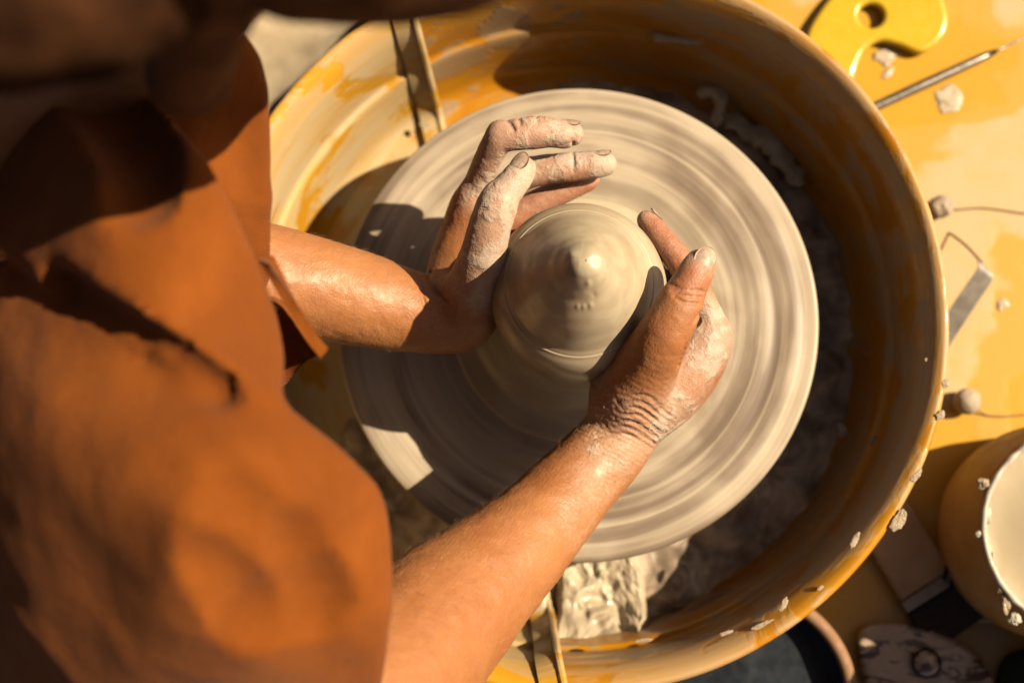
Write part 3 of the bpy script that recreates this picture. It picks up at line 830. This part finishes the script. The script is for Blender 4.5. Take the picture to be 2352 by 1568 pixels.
ZO = 0.0
right_arm = chain((760, 1700, .23, 205), (860, 1590, .20, 190), (950, 1480, .17, 172), (1048, 1381, .145, 150), (1218, 1224, .112, 107), (1322, 1110, .094, 88), (1422, 1005, .086, 80))
Rr = dict(
  index_root=chain((1440, 960, .086, 74), (1530, 880, .092, 66), (1592, 818, .095, 54), (1634, 765, .100, 36)),
  index=chain((1634, 765, .100, 35), (1616, 700, .106, 30), (1584, 634, .114, 28)),
  index_b=chain((1584, 634, .114, 28), (1552, 588, .115, 26), (1524, 553, .114, 25)),
  index_c=chain((1524, 553, .114, 24), (1500, 523, .112, 22), (1483, 503, .111, 18)),
  middle_root=chain((1450, 950, .078, 66), (1560, 880, .080, 54), (1622, 790, .085, 42)),
  middle=chain((1622, 790, .085, 38), (1590, 690, .088, 28), (1560, 640, .090, 25), (1525, 590, .090, 22), (1500, 560, .090, 18)),
  ring_root=chain((1450, 930, .060, 60), (1600, 830, .062, 38)),
  ring=chain((1600, 830, .062, 36), (1565, 720, .066, 25), (1535, 650, .068, 22), (1510, 610, .068, 18)),
  pinky_root=chain((1450, 930, .050, 50), (1580, 860, .045, 32)),
  pinky=chain((1580, 860, .045, 30), (1545, 770, .048, 22), (1525, 710, .048, 18)),
  thumb=chain((1432, 935, .098, 76), (1478, 850, .120, 66), (1518, 780, .143, 51), (1547, 726, .150, 42), (1574, 674, .153, 38)),
  thumb_b=chain((1574, 674, .153, 38), (1594, 634, .154, 36), (1609, 604, .152, 31)))
def hand_field(arm, fingers, extra, vox=.00095):
    allp = np.array([p for p, r in arm] + [p for c in fingers.values() for p, r in c])
    rm = max(r for p, r in arm) + .012
    F = Field(allp.min(0) - rm, allp.max(0) + rm, vox)
    F.ch(arm, .006, smooth=True)
    for n in fingers:
        if n.endswith('_root'): F.ch(fingers[n], .010, smooth=True)
    F.ch(fingers['thumb'], .0065, smooth=True)
    for n in fingers:
        if not (n.endswith('_root') or n == 'thumb'): F.ch(fingers[n], .0028, smooth=True)
    extra(F)
    return F
def groove(F, a, b, r=.0011, depth=.0006, bow=None):
    depth = depth * .55
    """skin crease: thin smooth cut laid on the surface along a..b"""
    pts = [P(*a), P(*b)] if bow is None else [P(*a), P(*bow), P(*b)]
    p = smooth_path(pts, 14)
    # drop every point on to the surface seen from above
    for i, q in enumerate(p):
        ix = np.round((q - F.lo) / F.vox).astype(int)
        if np.any(ix[:2] < 0) or np.any(ix[:2] >= F.n[:2]): return
        colm = F.d[ix[0], ix[1], :]; w_ = np.where(colm < 0)[0]
        if len(w_) == 0: continue
        p[i][2] = F.lo[2] + w_.max() * F.vox + r - depth
    for q0, q1 in zip(p[:-1], p[1:]): F.cap(q0, q1, r, r, .0012, True)
def ex_left(F):
    # heel and thenar of the palm
    F.ell(P(1068, 708, .092), np.array([78, 84, 90]) * mpp(P(1068, 708, .09)), .012)
    F.ell(P(1092, 650, .120), np.array([46, 62, 46]) * mpp(P(1085, 640, .12)), .008)
    F.ell(P(1070, 630, .072), np.array([40, 86, 84]) * mpp(P(1075, 620, .08)), .010)
    for i, (x, y, z, r) in enumerate([(1140, 446, .163, 22), (1076, 438, .106, 20), (1148, 302, .137, 20)]):
        F.ell(P(x, y, z), np.array([r, r, r * .8]) * mpp(P(x, y, z)), .005)
    groove(F, (962, 632, .1), (985, 722, .1), .0010, .0008); groove(F, (984, 618, .1), (1032, 712, .1), .0012, .0010, (996, 668, .1))
    groove(F, (1120, 452, .1), (1152, 438, .1), .0008, .0006); groove(F, (1128, 470, .1), (1165, 456, .1), .0008, .0005)
    groove(F, (1160, 300, .1), (1186, 345, .1), .0009, .0008); groove(F, (1232, 274, .1), (1236, 330, .1), .0008, .0007)
    groove(F, (1315, 358, .1), (1318, 408, .1), .0008, .0006); groove(F, (1190, 290, .1), (1200, 335, .1), .0007, .0004)
def ex_right(F):
    F.ell(P(1420, 880, .088), np.array([62, 84, 78]) * mpp(P(1420, 880, .09)), .010)
    F.ell(P(1485, 900, .098), np.array([70, 80, 52]) * mpp(P(1500, 880, .1)), .010)
    for (x, y, z, r) in [(1640, 752, .102, 28), (1638, 792, .088, 32), (1582, 632, .117, 18)]:
        F.ell(P(x, y, z), np.array([r, r, r * .8]) * mpp(P(x, y, z)), .005)
    for k, (dy, dp) in enumerate([(0, .0004), (15, .00045), (-13, .0003)]):
        groove(F, (1538 + dy * .2, 672 + dy, .15), (1608 - dy * .3, 690 + dy, .15), .0008, dp, (1566, 690 + dy, .15))
    for k in range(7):
        o = k * 13
        groove(F, (1350 + o * .5, 1010 - o * .9, .1), (1500 + o * .5, 1030 - o * .9, .1), .0010, (.0003, .0, .0004, .0, .0005, .0001, .0)[k], (1430 + o * .5, 1000 - o * 1.0, .1))
    groove(F, (1600, 742, .1), (1578, 775, .1), .0016, .0010)      # hollow beside the thumb
    groove(F, (1545, 862, .1), (1560, 820, .1), .0009, .0005)
ZO = -.016
FL = hand_field(left_arm, L, ex_left); ZO = 0.0; FR = hand_field(right_arm, Rr, ex_right)
def clay_attr(V, spots, base):
    a = np.full(len(V), base)
    for x, y, z, r, wgt in spots:
        c = P(x, y, z); s = r * mpp(c)
        d = np.linalg.norm(V - c, axis=1)
        a = np.maximum(a, wgt * np.clip((2.3 - d / s) / 1.2, 0, 1))
    return a
vl, fl_ = FL.mesh(); vr, fr_ = FR.mesh()
def detail(V, F_, amp):
    n = vnormals(V, F_)
    return V + n * (amp * fbm(V * 260, 3, 91))[:, None]
ZO = -.016
al = clay_attr(vl, [(1150, 330, .13, 90, .75), (1250, 310, .13, 90, .70), (1320, 320, .13, 60, .85), (1300, 385, .107, 60, .40), (1395, 380, .107, 40, .9), (1147, 460, .15, 80, .95),
                    (1190, 400, .15, 60, .85), (1120, 560, .14, 70, .85), (1105, 630, .13, 55, .80), (1085, 440, .12, 40, .6), (1060, 730, .13, 70, .30), (1260, 455, .085, 60, .45), (1180, 510, .065, 40, .8)], .02)
rl = clay_attr(vl, [(1250, 395, .107, 110, 1.0), (1290, 300, .13, 90, .9), (1150, 380, .12, 80, .8), (1210, 390, .15, 60, .7), (1250, 450, .085, 100, .9)], .0)
ZO = 0.0
ar = clay_attr(vr, [(1600, 600, .15, 34, .85), (1615, 770, .11, 62, .80), (1400, 850, .09, 75, .95), (1350, 900, .09, 60, .9), (1440, 1000, .12, 70, .55), (1500, 985, .11, 70, .55), (1570, 900, .11, 70, .5), (1545, 960, .1, 55, .7),
                    (1560, 690, .15, 50, .25), (1530, 560, .11, 50, .35), (1400, 1090, .12, 60, .42), (1330, 1190, .12, 50, .32), (1520, 590, .09, 50, .9), (1480, 500, .11, 25, .6)], .0)
rr_ = clay_attr(vr, [(1520, 550, .11, 90, 1.0), (1600, 600, .15, 60, .9), (1600, 750, .11, 90, .5)], .0)
def soft_relief(V, F_, amp):
    n = vnormals(V, F_)
    return V + n * (amp * fbm(V * np.array([75, 75, 75]), 3, 93))[:, None]
vl = detail(soft_relief(vl, fl_, .0007), fl_, .00022); vr = detail(soft_relief(vr, fr_, .0007), fr_, .00020)
# torso, neck, head and upper arms under the clothes, coarser
shoulder_r = P(-60, 1150, .22); shoulder_l = P(300, 200, .24)
headc = P(840, -585, .525)
FT = Field((-.62, -.40, -.30), (.12, .42, .72), .006)
elb_r = right_arm[0][0]; elb_l = left_arm[0][0]
FT.cap(shoulder_r, elb_r, .030, .036, .02); FT.cap(shoulder_l, elb_l, .034, .030, .02)
FT.cap(shoulder_r, (-.42, .02, .32), .04, .07, .03); FT.cap(shoulder_l, (-.40, .02, .33), .045, .07, .03)
FT.cap((-.42, .03, .33), (-.52, .02, -.12), .08, .11, .04); FT.cap((-.50, .09, -.12), (-.50, -.06, -.12), .12, .12, .04)
FT.ch([((-.40, .05, .33), .05), (P(260, 60, .31), .034), (P(520, -260, .50), .030), (headc - np.array([.03, .0, .02]), .05)], .03, smooth=True)
FT.ell(headc, (.082, .074, .092), .02)
FT.cap(headc + np.array([.045, 0, -.06]), headc + np.array([.035, 0, -.10]), .045, .028, .02)
FT.cap(headc + np.array([.078, 0, -.005]), headc + np.array([.098, 0, -.038]), .008, .012, .01)
FT.ell(headc + np.array([.075, 0, -.068]), (.012, .022, .008), .006)
for sy in (-.028, .028):
    FT.ell(headc + np.array([.080, sy, -.010]), (.010, .013, .009), .006, sub=True)
    FT.ell(headc + np.array([.070, sy, -.010]), (.011, .011, .011), .002)
for sy in (-.076, .076): FT.ell(headc + np.array([-.005, sy, -.02]), (.018, .008, .030), .006)
for hip, knee, foot in (((-.46, .10, -.13), P(740, -230, -.14), (-.02, .47, -.55)), ((-.46, -.10, -.13), P(800, 1900, -.14), (0, -.50, -.55))):
    FT.cap(hip, np.array(knee), .074, .055, .03)
vt, ft = FT.mesh()
V = np.vstack([vl, vr, vt]); Fq = np.vstack([fl_, fr_ + len(vl), ft + len(vl) + len(vr)])
body = mesh_obj('body', V, Fq, M['skin'], person)
cra = clay_attr(vr, [(1445, 1010, .125, 62, 1.0), (1380, 985, .12, 50, .9), (1500, 1000, .11, 50, .9), (1470, 920, .13, 50, .45), (1340, 1100, .13, 50, .3)], 0.0)
for nm, arr in (('crease', np.r_[np.zeros(len(vl)), cra, np.zeros(len(vt))]), ('clay', np.r_[al, ar, np.zeros(len(vt))]), ('red', np.r_[rl, rr_, np.zeros(len(vt))])):
    at = body.data.attributes.new(nm, 'FLOAT', 'POINT'); at.data.foreach_set('value', arr.astype(np.float32))

def nail(c, fwd, nrm, ln, wd_, label=None):
    fwd = np.array(fwd, float); fwd /= np.linalg.norm(fwd)
    nrm = np.array(nrm, float); nrm -= fwd * (nrm @ fwd); nrm /= np.linalg.norm(nrm); sd_ = np.cross(fwd, nrm)
    n = 12; g = np.linspace(-1, 1, n); V = []
    for top in (1, 0):
        for a_ in g:
            for b_ in g:
                x_ = a_ * math.sqrt(1 - b_ * b_ / 2); y_ = b_ * math.sqrt(1 - a_ * a_ / 2)
                h = -.34 * wd_ * y_ * y_ - .10 * ln * x_ * x_ + (.0002 if top else -.0008)
                V.append(c + fwd * x_ * ln + sd_ * y_ * wd_ + nrm * h)
    F = grid_faces(n, n); F2 = F[:, ::-1] + n * n
    e = [i for i in range(n)] + [i * n + n - 1 for i in range(1, n)] + [(n - 1) * n + i for i in range(n - 2, -1, -1)] + [i * n for i in range(n - 2, 0, -1)]
    S = np.array([(e[i], e[i] + n * n, e[(i + 1) % len(e)] + n * n, e[(i + 1) % len(e)]) for i in range(len(e))])
    mesh_obj('fingernail', np.array(V), np.vstack([F, F2, S]), M['nail'], body)
def nail_on(F_, a, b, side, back=.0, ln=.0065, wd_=.0052):
    """nail on the end of a finger: a, b = last two joints, side = outward normal"""
    (pa, ra), (pb, rb) = a, b
    d = pb - pa; L_ = np.linalg.norm(d); d = d / L_
    side = np.array(side, float); side -= d * (side @ d); side /= np.linalg.norm(side)
    q = pb - d * back
    for t in np.arange(0, .02, .0002):
        ix = np.round((q + side * t - F_.lo) / F_.vox).astype(int)
        if F_.d[tuple(ix)] > 0: break
    nail(q + side * (t + .0007), d, side, ln, wd_)
nail_on(FR, Rr['thumb_b'][-2], Rr['thumb_b'][-1], (.25, .10, 1), .0005, .0078, .0064)
nail_on(FL, L['thumb_b'][-2], L['thumb_b'][-1], (-.45, .1, .9), .001, .0070, .0056)
nail_on(FL, L['index_c'][-2], L['index_c'][-1], (.1, .8, .6), .002, .0052, .0044)
nail_on(FL, L['middle_c'][-2], L['middle_c'][-1], (.0, .8, .6), .002, .0052, .0044)
nail_on(FR, Rr['index_c'][-2], Rr['index_c'][-1], (.6, .5, .1), .002, .005, .0042)

# fine arm hair
def arm_hair(arm, V, Fq, n, seed, t0, t1):
    rng = np.random.default_rng(seed)
    nrm = vnormals(V, Fq)
    a0 = arm[0][0]; a1 = arm[-1][0]; ax = (a1 - a0) / np.linalg.norm(a1 - a0); Lg = np.linalg.norm(a1 - a0)
    t = ((V - a0) @ ax) / Lg
    cand = np.where((t > t0) & (t < t1) & (nrm[:, 2] > -.35))[0]
    ids = rng.choice(cand, n); P0 = V[ids]; N = nrm[ids]
    out = []; faces = []
    for p_, n_ in zip(P0, N):
        d = ax * rng.uniform(.2, .9) + rng.normal(0, .35, 3); d -= n_ * (d @ n_); d /= np.linalg.norm(d) + 1e-9
        ln = rng.uniform(.002, .006); s_ = np.cross(d, n_); wv = .00003
        q0 = p_ - n_ * .0002; q1 = p_ + n_ * ln * .35 + d * ln * .5; q2 = p_ + n_ * ln * .4 + d * ln
        b_ = len(out)
        out += [q0 - s_ * wv, q0 + s_ * wv, q0 + n_ * wv, q1 - s_ * wv, q1 + s_ * wv, q1 + n_ * wv, q2]
        faces += [(b_, b_ + 1, b_ + 4, b_ + 3), (b_ + 1, b_ + 2, b_ + 5, b_ + 4), (b_ + 2, b_, b_ + 3, b_ + 5), (b_ + 3, b_ + 4, b_ + 6), (b_ + 4, b_ + 5, b_ + 6), (b_ + 5, b_ + 3, b_ + 6)]
    return out, faces
o1, f1 = arm_hair(left_arm, vl, fl_, 700, 1, .25, .85)
o2, f2 = arm_hair(right_arm, vr, fr_, 1000, 2, .25, .95)
mesh_obj('arm_hair', np.array(o1 + o2), f1 + [tuple(i + len(o1) for i in q) for q in f2], mat_plain('blond_arm_hair', (.55, .36, .18), (.62, .42, .22), .4), body, smooth=False, kind='stuff')

# shirt
FS = Field((-.72, -.44, -.16), (-.02, .40, .66), .0042)
def tps(ctrl):
    """smooth height surface through control points given in photo positions and heights"""
    W_ = np.array([P(*c) for c in ctrl]); X = W_[:, :2] * 10; n = len(X)
    U = lambda r: np.where(r > 1e-9, r * r * np.log(r + 1e-12), 0)
    K = U(np.linalg.norm(X[:, None] - X[None], axis=-1)) + np.eye(n) * .002
    A = np.zeros((n + 3, n + 3)); A[:n, :n] = K; A[:n, n] = 1; A[:n, n + 1:] = X; A[n, :n] = 1; A[n + 1:, :n] = X.T
    c = np.linalg.solve(A, np.r_[W_[:, 2], 0, 0, 0])
    def h(Q):
        Q = Q * 10; out = c[n] + Q @ c[n + 1:]
        for i_ in range(n): out = out + c[i_] * U(np.linalg.norm(Q - X[i_], axis=-1))
        return out
    return h
def smax(a, b, k):
    h = np.clip(.5 + .5 * (a - b) / k, 0, 1)
    return b * (1 - h) + a * h + k * h * (1 - h)
def drape(F_, poly, ctrl, thick, edge=.016, under=.25, seed=1, ripple=.004):
    """a draped piece of cloth: top follows a smooth surface, sides tuck in under its outline, rounded edges"""
    h = tps(ctrl)
    zz = np.mean([c[2] for c in ctrl])
    pts = [P(x, y, zz) for x, y in poly]
    lo = np.min(pts, 0) - .02; hi = np.max(pts, 0) + .02; lo[2] = min(c[2] for c in ctrl) - thick - .06; hi[2] = max(c[2] for c in ctrl) + .06
    sl, X = F_._sub(lo, hi); X = X.astype(np.float64)
    xy = X[..., :2]
    # fine evaluation of the top on one horizontal layer only
    H2 = h(xy[:, :, 0, :])
    q = np.stack([X[:, :, 0, 0] * 26 + X[:, :, 0, 1] * 14, X[:, :, 0, 1] * 17 - X[:, :, 0, 0] * 8, 0 * X[:, :, 0, 0]], -1)
    H2 = H2 + ripple * (.5 - np.abs(fbm(q, 2, seed)) * 2) + ripple * .3 * fbm(q * 3, 2, seed + 3)
    H = H2[:, :, None]
    d = (X[..., 2] - H) * .85
    d = smax(d, (H - thick) - X[..., 2], edge)
    cen = np.mean(pts, 0)
    for i_ in range(len(pts)):
        a, b = pts[i_], pts[(i_ + 1) % len(pts)]
        e = (b - a) / np.linalg.norm(b - a); v = (a + b) / 2 - CAM; v /= np.linalg.norm(v)
        n = np.cross(e, v); n /= np.linalg.norm(n)
        if n @ (cen - a) > 0: n = -n
        # tuck the side inwards below
        n2 = n - np.array([0, 0, 1.0]) * under; n2 /= np.linalg.norm(n2)
        off = (X - a) @ n2 + (X[..., 2] - a[2]) * 0
        d = smax(d, off, edge)
    F_.comb(sl, d.astype(np.float32), .006, False)
drape(FS, [(-360, 330), (130, 625), (510, 845), (905, 1072), (945, 1150), (940, 1400), (962, 1700), (962, 1900), (-360, 1900)],
      [(880, 1150, .300), (700, 1050, .338), (500, 900, .345), (300, 780, .340), (100, 650, .325), (-100, 560, .28), (890, 1400, .300), (700, 1300, .345), (560, 1200, .368), (400, 1100, .368), (200, 1000, .352), (0, 920, .325),
       (890, 1600, .262), (600, 1560, .312), (420, 1400, .350), (250, 1350, .330), (300, 1560, .308), (60, 1450, .287), (-150, 1200, .22), (-150, 900, .25), (0, 1700, .17), (600, 1750, .245)], .12, seed=61, ripple=.0021, edge=.012)
drape(FS, [(-360, -60), (330, 130), (440, 310), (600, 520), (682, 640), (700, 760), (640, 965), (525, 930), (130, 690), (-360, 440)],
      [(610, 820, .328), (500, 620, .340), (360, 500, .362), (200, 480, .362), (320, 740, .366), (120, 620, .345), (0, 450, .318), (460, 840, .364), (330, 320, .350), (100, 260, .325), (-100, 200, .27), (640, 680, .300), (-200, 400, .24), (380, 400, .365)], .11, seed=67, ripple=.0017, edge=.010)
FSl = Field((-.45, -.10, .05), (-.10, .40, .52), .0028)
drape(FSl, [(400, 30), (530, 85), (612, 200), (655, 450), (690, 690), (560, 770), (360, 460), (340, 150)],
      [(500, 180, .300), (560, 320, .275), (600, 520, .240), (630, 640, .215), (450, 350, .290), (420, 150, .300), (500, 560, .250), (560, 690, .220)], .10, edge=.009, seed=71, ripple=.0034)
# back and belly of the shirt
FS.cap((-.46, .04, .26), (-.54, .02, -.08), .13, .145, .05, flat=((0, 1, 0), 1.25))
# collar crease, armhole crease
for pts, r, off in (([(120, 640, .5), (250, 735, .5), (380, 815, .5), (495, 893, .5)], .0095, .1), ([(200, 195, .5), (290, 290, .5), (325, 370, .5), (322, 450, .5)], .009, .15),
               ([(560, 1130, .5), (640, 1250, .5)], .013, .87), ([(700, 1230, .5), (760, 1420, .5)], .012, .86), ([(480, 1300, .5), (610, 1450, .5)], .013, .86)):
    p = smooth_path([P(*q) for q in pts], 40)
    for i, q in enumerate(p):
        # slide along the view ray until the cloth is met
        for z in np.arange(.62, .1, -.002):
            qq = P(*(np.array([0, 0]) if False else (0, 0)), z) if False else CAM + (q - CAM) * ((z - CAM[2]) / (q[2] - CAM[2]))
            ix = np.round((qq - FS.lo) / FS.vox).astype(int)
            if np.any(ix < 0) or np.any(ix >= FS.n): continue
            if FS.d[tuple(ix)] < 0: p[i] = qq + (CAM - qq) / np.linalg.norm(CAM - qq) * r * off; break
    deep = (0, .006, .012) if off < .12 else (0,)
    if off < .12: r = .0062
    for a_, b_ in zip(p[:-1], p[1:]):
        for dz_ in deep:
            if np.linalg.norm(a_ - b_) < .05: FS.cap(a_ - np.array([0, 0, dz_]), b_ - np.array([0, 0, dz_]), r, r, .005 if off < .12 else .012, True)
# open cuffs
FS.cap(P(840, 1430, .205), P(1020, 1500, .175), .043, .046, .004, True)
def cloth_from(F_, name, seed, amp, mat, parent, **kw):
    V, Fq = F_.mesh(); n = vnormals(V, Fq)
    q = V @ np.array([[.8, .6, 0], [-.6, .8, 0], [0, 0, 1]]) * np.array([7, 17, 10])
    f_ = 1 - np.abs(fbm(q, 3, seed)) * 2.2
    V = V + n * (amp * (f_ - .4) + amp * .35 * fbm(V * 60, 3, seed + 5))[:, None]
    return mesh_obj(name, V, Fq, mat, parent, **kw)
shirt = cloth_from(FS, 'shirt', 51, .0016, M['shirt'], person)
cloth_from(FSl, 'sleeve', 57, .0022, M['shirt'], shirt)

def sheet(name, quads, thick, mat, parent, seed, n=26, amp=.0015):
    """cloth sheet through a grid of control points"""
    Q = np.array([[P(*q) for q in row] for row in quads])
    rows = [smooth_path(r_, n) for r_ in Q]; rows = np.array(rows)
    G = np.array([smooth_path(rows[:, j], n) for j in range(n)])      # n x n
    du = np.gradient(G, axis=0); dv = np.gradient(G, axis=1)
    N = np.cross(du, dv); N /= np.linalg.norm(N, axis=-1)[..., None] + 1e-12
    G = G + N * (amp * fbm(G * 90, 3, seed))[..., None]
    A = (G + N * thick / 2).reshape(-1, 3); B = (G - N * thick / 2).reshape(-1, 3)
    F = grid_faces(n, n); F2 = F[:, ::-1] + n * n
    e = [i for i in range(n)] + [i * n + n - 1 for i in range(1, n)] + [(n - 1) * n + i for i in range(n - 2, -1, -1)] + [i * n for i in range(n - 2, 0, -1)]
    S = np.array([(e[i], e[i] + n * n, e[(i + 1) % len(e)] + n * n, e[(i + 1) % len(e)]) for i in range(len(e))])
    return mesh_obj(name, np.vstack([A, B]), np.vstack([F, F2, S]), mat, parent)
# hanging front of the shirt: lit folded edge, and its shaded inside
sheet('shirt_front_edge', [[(600, 590, .30), (650, 690, .285), (700, 775, .275), (735, 822, .27)], [(625, 600, .30), (672, 680, .285), (722, 758, .275), (752, 798, .27)]], .006, M['shirt'], shirt, 3)
sheet('shirt_front_lining', [[(560, 700, .24), (640, 690, .24), (735, 812, .24)], [(560, 800, .22), (640, 790, .22), (700, 832, .22)], [(560, 930, .20), (612, 925, .20), (645, 882, .20)]], .003, M['shirt'], shirt, 4)

# trousers
FP = Field((-.70, -.62, -.62), (.12, .62, .02), .006)
for hip, knee, foot in (((-.46, .10, -.12), P(770, -250, -.13), (-.06, .52, -.58)), ((-.46, -.10, -.12), P(800, 1930, -.14), (-.02, -.52, -.58))):
    FP.cap(hip, np.array(knee), .095, .082, .03); FP.cap(np.array(knee), foot, .078, .06, .03)
FP.cap((-.48, .10, -.12), (-.48, -.10, -.12), .13, .13, .03)
cloth_from(FP, 'trousers', 77, .004, M['trousers'], person)

# hair
def hair_mass(name, F_, seed, mat=None):
    V, Fq = F_.mesh(); n = vnormals(V, Fq)
    q = V * np.array([25, 160, 60])
    V = V + n * (.0035 * fbm(q, 2, seed))[:, None]
    return mesh_obj(name, V, Fq, mat or M['hair'], body)
FH = Field(headc - .30, headc + .20, .005)
FH.ell(headc + np.array([-.014, 0, .014]), (.088, .083, .094), .02)
FH.ell(headc + np.array([-.115, .0, .030]), (.045, .045, .042), .02)       # bun
FH.ell(headc + np.array([.0, -.03, .0]), (.086, .060, .090), .02)
FH.ell(headc + np.array([.085, 0, -.040]), (.050, .052, .060), .008, sub=True)
hair_mass('hair', FH, 5)
# long loose hair hanging over the shoulder
FK = Field(P(60, -60, .55) - .16, P(600, 60, .5) + .20, .005)
FK.ch(chain((640, -420, .53, 280), (500, -140, .52, 90), (450, 0, .48, 75), (440, 120, .42, 58), (425, 240, .37, 40)), .02, smooth=True)
hair_mass('ponytail', FK, 9)
FK2 = Field(P(-300, -60, .55) - .20, P(360, 60, .5) + .16, .005)
FK2.ch(chain((430, -170, .51, 150), (240, -90, .52, 160), (60, -80, .53, 190), (-120, -70, .53, 210)), .02, smooth=True)
hair_mass('bun', FK2, 12, M['darkhair'])
for k_, (x0, x1) in enumerate(((380, 470), (440, 500))):
    pass
